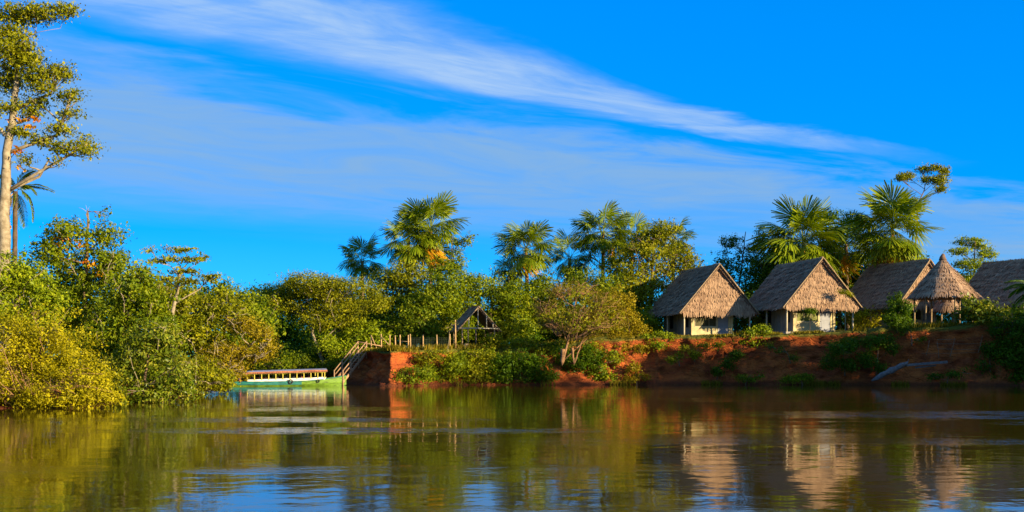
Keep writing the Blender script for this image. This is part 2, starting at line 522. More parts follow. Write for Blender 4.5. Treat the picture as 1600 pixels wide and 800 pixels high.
def bank(name, pts, inland, seed):
    q = resample(pts, .28)
    t = np.gradient(q[:, :2], axis=0); t /= np.linalg.norm(t, axis=1)[:, None]
    nrm = np.stack([-t[:, 1], t[:, 0]], 1) * inland
    for i in (0, 1):
        k = np.hanning(21); k /= k.sum()
        nrm[:, i] = np.convolve(np.pad(nrm[:, i], 10, mode='edge'), k, 'valid')
    far = nrm.copy()
    for i in (0, 1):
        k = np.hanning(161); k /= k.sum()
        far[:, i] = np.convolve(np.pad(nrm[:, i], 80, mode='edge'), k, 'valid')
    far /= np.linalg.norm(far, axis=1)[:, None]
    # profile rows: (height fraction, inland metres for a cliff, for a slope, grassiness)
    prof = [(-.35, -1.4, -1.5, 0), (-.12, -.4, -.5, 0), (0, 0, 0, 0), (.05, .25, .3, 0), (.1, .45, .6, 0), (.16, .6, .9, .05), (.22, .7, 1.2, .05), (.3, .8, 1.5, 0), (.38, .88, 1.8, 0), (.46, .95, 2.1, 0), (.54, 1.0, 2.4, 0),
            (.62, 1.05, 2.7, .05), (.7, 1.08, 3.0, .1), (.78, 1.1, 3.3, .15), (.85, 1.02, 3.6, .2), (.91, .88, 3.9, .35), (.96, .8, 4.2, .6), (.99, .9, 4.5, .9), (1.0, 1.7, 5.0, 1), (1.005, 2.4, 5.8, 1), (1.01, 3.5, 6.8, 1), (1.015, 5, 8, 1), (1.02, 8, 10, 1), (1.03, 12, 13, 1)]
    pr = np.array(prof); ii = np.arange(0, len(pr) - .99, .5)
    prof = np.stack([np.interp(ii, np.arange(len(pr)), pr[:, c]) for c in range(4)], 1)
    rows = []; gr = []
    for hf, dc, ds, g in prof:
        soft = q[:, 3]
        d = dc * (1 - soft) + ds * soft
        z = hf * q[:, 2]
        dn_ = np.minimum(d, 1.35 + 3 * soft); df = d - dn_
        P = np.stack([q[:, 0] + nrm[:, 0] * dn_ + far[:, 0] * df, q[:, 1] + nrm[:, 1] * dn_ + far[:, 1] * df, z], 1)
        amp = np.clip(np.minimum(hf + .15, 1.12 - hf) * 2.2, 0, 1) if hf < 1 else .0
        rg = lambda a: 1 - np.abs(2 * a - 1)
        n = (fbm(P * np.array([.3, .3, .12]), seed, 3) - .5) * 1.3                       # bays and buttresses
        n += (rg(fbm(P * np.array([1.2, 1.2, .14]), seed + 3, 3)) - .7) * 1.5                 # gullies washed down the face
        n += (rg(vnoise(P * np.array([.15, .15, 2.4]), seed + 4)) - .5) * .1             # bedding
        n += (fbm(P * np.array([2.6, 2.6, 3.2]), seed + 5, 4) - .5) * .95                 # clods
        P[:, 0] += nrm[:, 0] * n * amp; P[:, 1] += nrm[:, 1] * n * amp
        P[:, 2] += (fbm(P * .4, seed + 9, 4) - .5) * (.7 if hf >= .9 else .2)
        rows.append(P); gr.append(np.clip(g + soft * .45 * (hf > .1), 0, 1))
    V = np.array(rows); m, n = V.shape[:2]
    idx = np.arange(m * n).reshape(m, n)
    fc = np.stack([idx[:-1, :-1], idx[:-1, 1:], idx[1:, 1:], idx[1:, :-1]], -1).reshape(-1, 4)
    if inland < 0: fc = fc[:, ::-1]
    o = np_obj(name, V.reshape(-1, 3), fc, M['clay'], smooth=True)
    a = o.data.attributes.new('grass', 'FLOAT', 'POINT')
    a.data.foreach_set('value', np.array(gr, np.float32).ravel())
    tag(o, kind='structure')
    return q


RBQ = bank('riverbank_clay', RB, 1, 3)
LBQ = bank('riverbank_wooded', LB, 1, 11)


def ground_z(x, y):
    """height of the land at a point (right bank)"""
    i = np.argmin((RBQ[:, 0] - x) ** 2 + (RBQ[:, 1] - y) ** 2)
    return RBQ[i, 2]


def land():
    def grid(name, xs, ys, Q, side):
        V = []
        for y in ys:
            for x in xs:
                i = np.argmin((Q[:, 0] - x) ** 2 + (Q[:, 1] - y) ** 2)
                d = math.hypot(Q[i, 0] - x, Q[i, 1] - y)
                j = min(max(i, 1), len(Q) - 2)
                tx, ty = Q[j + 1, :2] - Q[j - 1, :2]
                s = (tx * (y - Q[i, 1]) - ty * (x - Q[i, 0])) * side
                V.append((x, y, Q[i, 2] - .12 if s > 0 and d > 7 else -3))
        n = len(xs)
        F_ = [(j * n + i, j * n + i + 1, (j + 1) * n + i + 1, (j + 1) * n + i) for j in range(len(ys) - 1) for i in range(n - 1)]
        o = np_obj(name, V, F_, M['clay'], smooth=True)
        a = o.data.attributes.new('grass', 'FLOAT', 'POINT'); a.data.foreach_set('value', np.ones(len(V), np.float32))
        tag(o, kind='structure')
    xs = np.r_[np.linspace(-900, -100, 9), np.arange(-90, 90, 3.0), np.linspace(100, 900, 9)]
    grid('ground', xs, np.r_[np.arange(-60, 130, 3.0), np.linspace(140, 900, 9)], RBQ, 1)
    grid('ground_wooded', np.r_[np.linspace(-900, -70, 8), np.arange(-64, -10, 3.0)], np.r_[np.arange(-60, 100, 3.0)], LBQ, 1)


land()

# ------------------------------------------------------------------ vegetation builders
KEEP = .29


def leaf_cloud(lobes, leaf, aspect=.5, cover=2.4, clump=.45, per=14, flat=.6, seed=0, up=.5, shell=.5):
    """leaf faces in clumps spread through ellipsoid lobes (cx,cy,cz,rx,ry,rz) -> verts, quads, tint"""
    g = np.random.default_rng(seed)
    P = []; N = []; T = []; tops = []
    for (cx, cy, cz, rx, ry, rz) in lobes:
        n = max(per, int(cover * math.pi * rx * rz / (leaf * leaf * aspect * .5)))
        nc = max(3, n // per)
        u = g.normal(size=(nc, 3)); u /= np.linalg.norm(u, axis=1)[:, None]
        r = (shell + (1 - shell) * np.sqrt(g.random(nc))) * g.uniform(.62, 1.2, nc) * (.8 + .45 * vnoise(u * 2.3 + seed * 1.7 + cx, seed))
        cc = np.array([cx, cy, cz]) + u * r[:, None] * np.array([rx, ry, rz])
        keep = vnoise(cc * .62 / max(.6, clump * 1.6) + seed * 3.1, seed) > KEEP
        if keep.any(): cc = cc[keep]; u = u[keep]
        nc = len(cc)
        k = g.poisson(per, nc) + 1
        i = np.repeat(np.arange(nc), k); m = len(i)
        off = g.normal(size=(m, 3)) * clump * g.uniform(.6, 1.25, nc)[i][:, None] * np.array([1, 1, flat]) * .55
        P.append(cc[i] + off)
        nn = g.normal(size=(m, 3)) * .5 + np.array([0, 0, up * .7]) + u[i] * .6 + off / clump * .35
        N.append(nn / (np.linalg.norm(nn, axis=1)[:, None] + 1e-6))
        ct = g.normal(.5, .21, nc)
        T.append(np.clip(ct[i] + g.normal(0, .16, m), 0, 1))
        tops.append(cc[: max(2, nc // 7)])
    P = np.concatenate(P); N = np.concatenate(N); T = np.concatenate(T); m = len(P)
    d = g.normal(size=(m, 3)); d -= (d * N).sum(1)[:, None] * N
    d[:, 2] -= .25
    d /= np.linalg.norm(d, axis=1)[:, None] + 1e-6
    sd = np.cross(N, d)
    s = (leaf * np.clip(np.exp(g.normal(-.06, .36, m)), .45, 2.0))[:, None]
    a = P - d * s * .5; b = P + d * s * .5 - N * s * .12
    l = P + sd * s * aspect * .5 + N * s * .08 - d * s * .05; r_ = P - sd * s * aspect * .5 + N * s * .08 - d * s * .05
    V = np.stack([a, l, b, r_], 1).reshape(-1, 3)
    Fc = np.arange(m * 4).reshape(m, 4)
    return V, Fc, T, tops


def wood(path, rad, lobes, tops, seed, twig=.03, limbs=True, nt=4):
    """trunk along path, a limb to every lobe, twigs to some of its clumps"""
    mb = MB(); rr = random.Random(seed)
    n = len(path); P = [Vector(p) for p in path]
    # refine the trunk with a little wander
    pts = []; rs = []
    for i in range(n - 1):
        for k in range(4):
            f = k / 4; p = P[i].lerp(P[i + 1], f)
            L = (P[i + 1] - P[i]).length
            p = p + Vector((rr.uniform(-1, 1), rr.uniform(-1, 1), 0)) * (.02 * L if (i or k) else 0)
            pts.append(p); t = (i + f) / (n - 1)
            rs.append(rad * (1.25 - .25 * min(1, t * 8)) * (1 - .72 * t))
    pts.append(P[-1]); rs.append(rad * .26)
    mb.tube(pts, rs, 8, .12, seed)
    if limbs:
        cand = list(zip(pts, rs))[2:]
        for li, L in enumerate(lobes):
            c = Vector(L[:3])
            cost = lambda q: abs((c.z - q[0].z) - .8 * math.hypot(q[0].x - c.x, q[0].y - c.y)) + .55 * (q[0] - c).length + (6 if q[0].z > c.z else 0)
            a, r0 = min(cand, key=cost); ra = min(r0 * .62, rad * .3)
            mid = a.lerp(c, .5) + Vector((rr.uniform(-.2, .2), rr.uniform(-.2, .2), rr.uniform(-.12, .1))) * (c - a).length
            cand.append((mid.lerp(c, .3), ra * .8)); cand.append((mid, ra * .9))
            if (c - a).length > .2:
                mb.tube([a, a.lerp(mid, .5) + Vector((0, 0, .02)), mid, mid.lerp(c, .55), c], [ra, ra * .85, ra * .7, ra * .55, ra * .4], 6, .1, seed + li)
            if li < len(tops):
                tp = tops[li]
                for k in range(min(nt, len(tp))):
                    e = Vector(tp[k]); s0 = mid.lerp(c, rr.uniform(.1, 1))
                    m2 = s0.lerp(e, .5) + Vector((0, 0, -.08)) * (e - s0).length
                    mb.tube([s0, m2, e], [max(twig, ra * .35), max(twig * .8, ra * .25), twig * .5], 5)
    return mb


_seed = [100]


def plant(name, label, cat, base, Y, lobes, mat, leaf=.3, bark='bark', rad=.16, path=None, group=None, cover=2.4, aspect=.5, clump=.5, per=14, flat=.6, up=.5,
          shell=.5, depth=1.0, extra=None, nt=4, zb=None, twig=.03, limbs=True, dys=None, stems=0, stem_mat='bark_pale', stem_r=.03):
    """a tree or bush. base: photo column of its foot; lobes (px, py, rx, ry) at depth Y (metres). Real depth spread = mean radius * depth"""
    _seed[0] += 7; sd = _seed[0]
    rr = random.Random(sd)
    bx = (base - 800) / F * Y
    if zb is None:
        zb = ground_z(bx, Y) - .15 if Y > 86 or bx > -10 else .6
    loc = np.array([bx, Y, zb])
    Lw = []
    for i, (px, py, rx, ry) in enumerate(lobes):
        dy = rr.uniform(-.6, .6) * rx / F * Y * depth if dys is None else dys[i]
        c = W(px, py, Y) - loc
        rxm, rzm = rx / F * Y, ry / F * Y
        Lw.append((c[0] * (Y + dy) / Y, dy, c[2] + 0.0, rxm, max(.5 * (rxm + rzm), .7 * rxm) * depth, rzm))
    dense = 1.9 if Y > 86 else 1.75
    V, Fc, T, tops = leaf_cloud(Lw, leaf * (.82 if Y < 86 else .74), aspect, cover * dense, clump * 1.1, per, flat, sd, up, shell)
    o = thing(name, label, cat, loc, group=group)
    if path:
        pw = [W(px, py, Y) - loc for px, py in path]
        pw[0][2] = -.3
    else:
        mx = np.mean([l[0] for l in Lw]); top = max(l[2] for l in Lw)
        my = np.mean([l[1] for l in Lw])
        pw = [(0, 0, -.3), (mx * .25, my * .3, top * .35), (mx * .7, my * .8, top * .7), (mx, my, top)]
    wood(pw, rad, Lw, tops, sd, twig, limbs, nt).build('trunk', M[bark], o)
    np_obj('crown', V, Fc, M[mat], o, T)
    for k in range(stems):
        L = rr.choice(Lw); a = rr.uniform(-1.1, 1.1); e = rr.uniform(-.3, 1.0)
        u = Vector((math.sin(a) * math.cos(e), -math.cos(a) * math.cos(e), math.sin(e)))
        tip = Vector((L[0] + u.x * L[3] * 1.02, L[1] + u.y * L[4] * 1.02, L[2] + u.z * L[5] * 1.02))
        s0 = Vector((L[0] * .3 + rr.uniform(-.3, .3), min(0, L[1]) - .3 * L[4], max(.0, L[2] - L[5] * 1.6))) if L[2] - L[5] * 1.6 < .8 else Vector((L[0] * .8, L[1] - .5 * L[4], L[2] - L[5] * 1.1))
        m1 = s0.lerp(tip, .4) + Vector((rr.uniform(-.25, .25), -.35 * L[4] * rr.random(), .12 * (tip - s0).length)); m2 = s0.lerp(tip, .75) + Vector((rr.uniform(-.2, .2), -.15 * L[4], .1 * (tip - s0).length))
        mb = MB(); mb.tube([s0, s0.lerp(m1, .5) + Vector((rr.uniform(-.1, .1), 0, 0)), m1, m2, tip], [stem_r, stem_r * .9, stem_r * .75, stem_r * .6, stem_r * .3], 5, .15, k)
        for q in range(3):
            b0 = m1.lerp(tip, rr.random()); b1 = b0 + Vector((rr.uniform(-.6, .6), -rr.random() * .3, rr.uniform(-.1, .5))) * min(1.2, L[3])
            mb.tube([b0, b0.lerp(b1, .5) + Vector((0, 0, .04)), b1], [stem_r * .5, stem_r * .4, stem_r * .15], 4)
        mb.build('stem', M[stem_mat], o)
    if extra:
        for (nm, mt, lb, kw) in extra:
            k2 = {k: v for k, v in kw.items() if k != 'dy'}
            for q, (px, py, rx, ry) in enumerate(lb):
                c = W(px, py, Y) - loc
                Le = [(c[0], -.55 * rx / F * Y * 1.0 + kw.get('dy', -.5), c[2], rx / F * Y, rx / F * Y, ry / F * Y)]
                V2, F2, T2, _ = leaf_cloud(Le, seed=sd + 1 + q, **k2)
                np_obj(nm, V2, F2, M[mt], o, T2)
    return o


# ---- fan palms
def fan_mesh(name, seed, R_=1.4, pet=1.65, nseg=46, droop=.35, fold=.35, spread=2.6):
    """one costapalmate leaf: petiole along +x, a round fan split into narrow pointed segments"""
    g = random.Random(seed)
    V = []; Fq = []; T = []
    def quad(a, b, c, d, t):
        i = len(V); V.extend([a, b, c, d]); Fq.append((i, i + 1, i + 2, i + 3)); T.append(t)
    w = .03
    for k in range(4):                       # petiole
        x0, x1 = pet * k / 4, pet * (k + 1) / 4
        for (ya, za, yb, zb) in ((-w, 0, 0, w), (0, w, w, 0), (w, 0, -w, 0)):
            quad((x0, ya, za), (x1, ya, za), (x1, yb, zb), (x0, yb, zb), .75)
    for s in range(nseg):
        a = (s / (nseg - 1) * 2 - 1) * spread + g.gauss(0, .02)
        L = R_ * (1 - .25 * (abs(a) / spread) ** 2) * g.uniform(.8, 1.08)
        hw = spread / nseg
        t = min(1, max(0, g.gauss(.5, .25)))
        bend = droop * g.uniform(.5, 1.6); lift = g.uniform(-.07, .07)
        def pt(r, da):
            aa = a + da
            x = pet + math.cos(aa) * r + .25 * r; y = math.sin(aa) * r
            z = -fold * abs(y) * .5 - bend * (r / R_) ** 2.4 * R_ * .7 + lift * r + .25 * abs(da) * r
            return (x, y, z)
        r1, r2, r3 = .1, L * .52, L * .8
        quad(pt(r1, -hw), pt(r2, -hw * .9), pt(r2, 0), pt(r1, 0), t)
        quad(pt(r1, 0), pt(r2, 0), pt(r2, hw * .9), pt(r1, hw), max(0, t - .12))
        quad(pt(r2, -hw * .95), pt(r3, -hw * .75), pt(r3, hw * .75), pt(r2, hw * .95), t)
        quad(pt(r3, -hw * .75), pt(L, -.02), pt(L, .02), pt(r3, hw * .75), min(1, t + .12))
    return np_mesh(name, V, Fq, T)


FAN = [fan_mesh('frond', 1, droop=.25), fan_mesh('frond', 2, droop=.5, nseg=42), fan_mesh('frond', 3, droop=.7, R_=1.3), fan_mesh('frond', 4, droop=.4, R_=1.5, pet=1.4)]
for f in FAN: f.materials.append(M['lf_palm'])
FAN_DEAD = [fan_mesh('dead_frond', 11, droop=.9, R_=1.2, pet=1.0, spread=1.4, fold=1.6, nseg=30), fan_mesh('dead_frond', 12, droop=1.2, R_=1.1, pet=.9, spread=1.2, fold=2.0, nseg=28)]
for f in FAN_DEAD: f.materials.append(M['lf_palmdead'])


def pinnate_mesh(name, seed, L=3.4, lf=.75, n=34, droop=.5, mat='lf_palm'):
    g = random.Random(seed); V = []; Fq = []; T = []
    def quad(a, b, c, d, t):
        i = len(V); V.extend([tuple(a), tuple(b), tuple(c), tuple(d)]); Fq.append((i, i + 1, i + 2, i + 3)); T.append(t)
    def rc(t): return Vector((L * (t - .12 * t * t), 0, L * (.25 * t - (.25 + droop) * t * t)))
    for k in range(10):
        a, b = rc(k / 10), rc((k + 1) / 10); w = .035 * (1 - k / 12)
        quad(a + Vector((0, -w, 0)), b + Vector((0, -w, 0)), b + Vector((0, w, 0)), a + Vector((0, w, 0)), .8)
        quad(a + Vector((0, 0, -w)), b + Vector((0, 0, -w)), b + Vector((0, 0, w)), a + Vector((0, 0, w)), .8)
    for i in range(n):
        t = .14 + .86 * i / n
        p = rc(t); le = lf * (math.sin(math.pi * (.15 + .8 * t)) * .9 + .25)
        for s in (-1, 1):
            d = Vector((.55 + g.uniform(-.1, .1), s * .75, -.28 + g.uniform(-.12, .12))).normalized()
            wv = Vector((.05, 0, .012)); m = p + d * le * .5; e = p + d * le + Vector((0, 0, -.3 * le))
            tt = min(1, max(0, g.gauss(.45, .2)))
            quad(p - wv * .4, m - wv, m + wv, p + wv * .4, tt)
            quad(m - wv, e - wv * .15, e + wv * .15, m + wv, tt)
    me = np_mesh(name, V, Fq, T); me.materials.append(M[mat])
    return me


PIN = [pinnate_mesh('frond', 21), pinnate_mesh('frond', 22, droop=.7), pinnate_mesh('frond', 23, L=3.0, droop=.9)]
PIN_SHADED = [pinnate_mesh('frond', 25, mat='lf_dark', n=44, lf=.85), pinnate_mesh('frond', 26, droop=.7, mat='lf_dark', n=44, lf=.85)]  # dark leaf colour stands in for shade on the edge palm
PIN_DEAD = [pinnate_mesh('dead_frond', 24, L=2.6, lf=.5, droop=.3, mat='lf_palmdead')]


def palm(label, base, px, py, Y, rpx, n=18, dead=3, seed=0, lean=0, cat='palm', group='fan palms above the trees', pin=False, els=None, trunk_r=.2, bark='bark', azs=None, pins=None):
    """palm whose crown centre shows at (px, py); rpx is the crown radius in photo pixels"""
    g = random.Random(seed)
    bx = (base - 800) / F * Y
    zb = ground_z(bx, Y) - .2 if (Y > 86 or bx > -10) else .7
    o = thing('fan_palm' if not pin else 'feather_palm', label, cat, (bx, Y, zb), group=group)
    c = Vector(W(px, py, Y)) - Vector((bx, Y, zb))
    mid = c * .5 + Vector((lean, 0, 0))
    mb = MB(); pts = []; rs = []
    for i in range(26):
        t = i / 25
        p = (1 - t) ** 2 * Vector((0, 0, 0)) + 2 * t * (1 - t) * mid + t * t * c
        pts.append(p); rs.append(trunk_r * (1.25 if i == 0 else 1.0 - .15 * t) * (1.06 if i % 2 else .97))
    pts[-1] = pts[-1] - Vector((0, 0, .1))
    mb.tube(pts, rs, 9, .05, seed)
    mb.build('trunk', M[bark], o)
    sc = rpx / F * Y / (2.75 if not pin else 3.0)
    n = n if pin else int(n * 1.8)
    tot = n + dead
    for k in range(tot):
        isdead = k >= n
        az = (azs[k] if azs else k * 2.39996 + g.uniform(-.25, .25))
        if isdead:
            el = g.uniform(-1.35, -1.0); az = g.uniform(-2.8, -.3)
        elif els:
            el = els[k]
        else:
            t = (k + .5) / n
            el = R(85) - t ** .75 * R(140) + g.uniform(-.22, .22)
        me = g.choice((FAN_DEAD if isdead else FAN) if not pin else (PIN_DEAD if isdead else (pins or PIN)))
        f = bpy.data.objects.new('dead_frond' if isdead else 'frond', me)
        link(f, o)
        s = sc * g.uniform(.74, 1.1) * (1.3 if isdead else 1)
        f.scale = (s, s, s)
        rot = Matrix.Rotation(az, 4, 'Z') @ Matrix.Rotation(-el, 4, 'Y') @ Matrix.Rotation(g.uniform(-.5, .5), 4, 'X')
        f.rotation_euler = rot.to_euler()
        f.location = c + Vector((math.cos(az), math.sin(az), 0)) * trunk_r * .5 + Vector((0, 0, g.uniform(-.2, .1) - (.25 if isdead else 0)))
    return o

# ------------------------------------------------------------------ thatch and huts
def blades(roots, down, side, nrm, length, width, g, lift=.05):
    """thatch blades as thin quads -> verts, faces, tint"""
    m = len(roots)
    down = np.broadcast_to(down, (m, 3)); side = np.broadcast_to(side, (m, 3)); nrm = np.broadcast_to(nrm, (m, 3))
    sw = g.random() * 50
    roots = roots + nrm * ((fbm(roots * 1.1 + sw, 3, 3) - .5) * .28)[:, None]
    length = length * (.8 + .45 * vnoise(roots * 1.7 + sw, 9))
    L = (length * g.uniform(.75, 1.2, m))[:, None]; w = (width * g.uniform(.6, 1.3, m))[:, None]
    yaw = g.normal(0, .13, m)[:, None]
    d = down + side * yaw
    n0 = nrm * (lift * g.uniform(.3, .9, m))[:, None]; n1 = nrm * (lift * g.uniform(.9, 2.2, m))[:, None]
    V = np.stack([roots - side * w * .5 + n0, roots + side * w * .5 + n0, roots + d * L + side * w * .28 + n1, roots + d * L - side * w * .28 + n1], 1).reshape(-1, 3)
    return V, np.arange(m * 4).reshape(m, 4), np.clip(g.normal(.5, .2, m), 0, 1)


def thatch(name, sets, parent):
    V = []; Fc = []; T = []; b = 0
    for v, f, t in sets:
        V.append(v); Fc.append(f + b); T.append(t); b += len(v)
    o = np_obj(name, np.concatenate(V), np.concatenate(Fc), M['thatch'], parent, np.concatenate(T))
    return tag(o, kind='stuff')


def slope_thatch(O, U, wid, Dn, ln, N, g, step=.24, bw=.07, fringe=.2):
    """O: upper corner, U: unit along the ridge, Dn: unit down the slope"""
    out = []; O, U, Dn, N = map(lambda q: np.array(q, float), (O, U, Dn, N))
    n = int(ln / step)
    for r in range(n + 1):
        s = ln - (n - r) * step - step
        m = int(wid / (bw * .62))
        a = np.linspace(0, wid, m) + g.normal(0, .03, m)
        last = r == n
        roots = O + U * a[:, None] + Dn * (s + g.normal(0, .04, m))[:, None]
        out.append(blades(roots, Dn, U, N, step * (1.55 if not last else 1.25) + (fringe if last else 0), bw, g, .05 + .015 * (r % 2)))
    return out


def tri_thatch(A, B, Cc, out_n, g, step=.24, bw=.07, fringe=.16):
    """triangle: apex A, base corners B (left), Cc (right)"""
    A, B, Cc, N = map(lambda q: np.array(q, float), (A, B, Cc, out_n))
    mid = (B + Cc) / 2; H = np.linalg.norm(mid - A); Dn = (mid - A) / H; U = (Cc - B) / np.linalg.norm(Cc - B)
    wid = np.linalg.norm(Cc - B); out = []; n = int(H / step)
    for r in range(n + 1):
        s = H - (n - r) * step - step
        ww = wid * min(1, max(.02, (s + step * .6) / H))
        m = max(2, int(ww / (bw * .62)))
        a = np.linspace(-ww / 2, ww / 2, m) + g.normal(0, .02, m)
        last = r == n
        roots = A + U * a[:, None] + Dn * (max(s, 0) + g.normal(0, .04, m))[:, None]
        out.append(blades(roots, Dn, U, N, step * 1.5 + (fringe if last else 0), bw, g, .05))
    return out


def hut(label, loc, rz, seed, Lr=8.0, hw=3.9, ze=2.2, za=6.65, walls=True, win_col='screen', wx0=-2.15, wx1=2.05):
    g = np.random.default_rng(seed)
    o = thing('thatched_hut', label, 'hut', loc, rz, 'thatched huts on the high bank')
    sl = math.hypot(hw, za - ze); nz = hw / sl; nx = (za - ze) / sl
    y0, y1 = -.25, Lr
    roof = MB()
    th = .2
    for s in (-1, 1):
        a, b = (0, za), (s * hw, ze)
        ix, iz = -s * nx * th, -nz * th
        for (vs) in ([(a[0], y0, a[1]), (a[0], y1, a[1]), (b[0], y1 + .25, b[1]), (b[0], y0, b[1])],):
            low = [(x + ix, y, z + iz) for x, y, z in vs]
            low[0] = (0, y0, za - th * 1.6); low[1] = (0, y1, za - th * 1.6)
            roof.add(vs + low, [(0, 1, 2, 3), (7, 6, 5, 4), (0, 3, 7, 4), (1, 5, 6, 2), (2, 6, 7, 3)] if s > 0 else [(3, 2, 1, 0), (4, 5, 6, 7), (4, 7, 3, 0), (2, 6, 5, 1), (3, 7, 6, 2)])
    ro = roof.build('roof', M['thatch_core'], o)
    sets = []
    for s in (-1, 1):
        sets += slope_thatch((0, y0 - .05, za), (0, 1, 0), y1 - y0 + .2, (s * hw / sl, 0, -(za - ze) / sl), sl, (s * nx, 0, nz), g)
    thatch('thatch', sets, ro)
    # rake edges: bundled thatch along the front verge
    vg = []
    for s in (-1, 1):
        m = 150
        t = np.sort(g.random(m))
        roots = np.array([0, y0, za]) + t[:, None] * np.array([s * hw, 0, ze - za])
        vg.append(blades(roots + np.array([0, .05, .03]), np.array([s * .25 * hw / sl, -.55, -.75]), np.array([s * hw / sl, 0, -(za - ze) / sl]), np.array([0, -1, .2]), .26, .1, g, .04))
    thatch('verge_fringe', vg, ro)
    rid = MB(); rid.tube([(0, y0 - .08, za + .03), (0, y1 * .2, za + .0), (.02, y1 * .4, za - .05), (0, y1 * .65, za - .03), (0, y1 + .1, za + .05)], .09, 7, .3, seed)
    rid.build('ridge_pole', M['pole'], ro)
    rk = MB()
    for s in (-1, 1):
        rk.bar((s * .05, y0 - .13, za - .02), (s * (hw + .05), y0 - .13, ze - .03), .07, .1, (0, 1, 0))
    rk.build('rake_pole', M['pole'], ro)
    # thatched gable ends
    gf = MB(); zt = za - .32; zb_ = ze - .02
    wb = hw - .28
    gf.add([(0, .12, zt), (-wb, -.2, zb_), (wb, -.2, zb_), (0, .3, zt), (-wb, .0, zb_), (wb, .0, zb_)], [(0, 1, 2), (5, 4, 3), (1, 4, 5, 2), (0, 3, 4, 1), (0, 2, 5, 3)])
    go = gf.build('gable', M['thatch_core'], o)
    thatch('thatch', tri_thatch((0, .1, zt), (-wb, -.22, zb_), (wb, -.22, zb_), (0, -1, .1), g), go)
    gb = MB(); gb.add([(0, Lr - .4, zt), (-wb, Lr - .1, zb_), (wb, Lr - .1, zb_), (0, Lr - .5, zt), (-wb, Lr - .25, zb_), (wb, Lr - .25, zb_)], [(2, 1, 0), (3, 4, 5), (2, 5, 4, 1)])
    gb.build('gable', M['thatch_core'], o)
    # posts under the eaves
    px = hw - .62; pz = ze + .62 * (za - ze) / hw - .22
    for x in (-px, px):
        for y in (.2, Lr * .5, Lr - .4):
            p = MB(); p.tube([(x, y, -.3), (x + .01, y, pz * .5), (x, y, pz)], [.085, .08, .075], 8, .08, seed); p.build('post', M['post'], o)
    fl = MB(); fl.box(-hw + .5, hw - .5, .1, Lr - .3, -.5, .06); fl.build('floor', M['plank'], o)
    if not walls: return o
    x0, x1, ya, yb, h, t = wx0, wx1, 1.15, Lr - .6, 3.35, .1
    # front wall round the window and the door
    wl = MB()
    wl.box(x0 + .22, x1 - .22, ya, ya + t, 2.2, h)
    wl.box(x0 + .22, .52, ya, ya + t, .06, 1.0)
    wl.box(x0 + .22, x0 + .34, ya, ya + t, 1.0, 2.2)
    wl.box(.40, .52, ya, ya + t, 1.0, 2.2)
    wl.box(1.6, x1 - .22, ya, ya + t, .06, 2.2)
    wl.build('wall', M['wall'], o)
    for (xa, xb) in ((x0, x0 + .22), (x1 - .22, x1)):
        p = MB(); p.box(xa, xb, ya - .06, ya + .2, .0, h); p.build('corner_post', M['wall'], o)
    w = MB(); fw = .05
    wx, wy = x0 + .34, .40
    for a in ((wx, wy, 1.0, 1.0 + fw), (wx, wy, 2.2 - fw, 2.2), (wx, wx + fw, 1.0 + fw, 2.2 - fw), (wy - fw, wy, 1.0 + fw, 2.2 - fw)):
        w.box(a[0], a[1], ya - .02, ya + .07, a[2], a[3])
    wo = w.build('window', M['post'], o)
    c3 = [wx + fw + (wy - wx - 2 * fw) * k / 3 for k in range(4)]
    for k in range(3):
        p = MB(); p.box(c3[k] + .015, c3[k + 1] - .015, ya + .035, ya + .045, 1.0 + fw, 2.2 - fw); p.build('pane', M[win_col], wo)
    for k in (1, 2):
        p = MB(); p.box(c3[k] - .015, c3[k] + .015, ya + .01, ya + .06, 1.0 + fw, 2.2 - fw); p.build('mullion', M['post'], wo)
    d = MB(); d.box(.54, 1.58, ya + .03, ya + .08, .08, 2.18); do = d.build('door', M['door'], o)
    for (za_, zb2) in ((.25, 1.0), (1.15, 2.0)):
        p = MB(); p.box(.68, 1.44, ya + .015, ya + .032, za_, zb2); p.build('door_panel', M['door'], do)
    hd = MB(); hd.tube([(.64, ya - .02, 1.05), (.64, ya + .03, 1.05)], .03, 8); hd.build('door_knob', M['dark'], do)
    # side walls of upright panels with two openings each, back wall
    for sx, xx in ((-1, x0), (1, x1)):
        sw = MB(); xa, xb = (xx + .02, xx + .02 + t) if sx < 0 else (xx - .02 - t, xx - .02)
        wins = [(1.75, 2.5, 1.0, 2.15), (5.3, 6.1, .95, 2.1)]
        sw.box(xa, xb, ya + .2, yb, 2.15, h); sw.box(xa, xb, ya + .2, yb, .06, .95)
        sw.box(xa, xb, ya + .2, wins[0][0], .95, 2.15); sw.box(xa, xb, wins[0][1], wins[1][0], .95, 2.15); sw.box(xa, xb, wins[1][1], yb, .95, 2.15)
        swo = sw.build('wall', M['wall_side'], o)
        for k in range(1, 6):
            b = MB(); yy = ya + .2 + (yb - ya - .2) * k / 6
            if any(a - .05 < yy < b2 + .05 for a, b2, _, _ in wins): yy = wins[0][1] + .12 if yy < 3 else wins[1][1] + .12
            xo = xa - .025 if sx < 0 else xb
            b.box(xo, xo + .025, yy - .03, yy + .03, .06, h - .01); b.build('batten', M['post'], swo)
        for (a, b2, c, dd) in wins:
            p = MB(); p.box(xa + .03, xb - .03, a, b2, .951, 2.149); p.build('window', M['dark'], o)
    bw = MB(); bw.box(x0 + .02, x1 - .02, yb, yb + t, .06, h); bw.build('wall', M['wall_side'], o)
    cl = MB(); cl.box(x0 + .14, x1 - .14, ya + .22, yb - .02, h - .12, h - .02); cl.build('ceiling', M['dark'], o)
    return o


def put_hut(label, apx, apy, Y, zg, rz, seed, **kw):
    c = W(apx, apy, Y)
    return hut(label, (c[0], Y, zg), R(rz), seed, **kw)


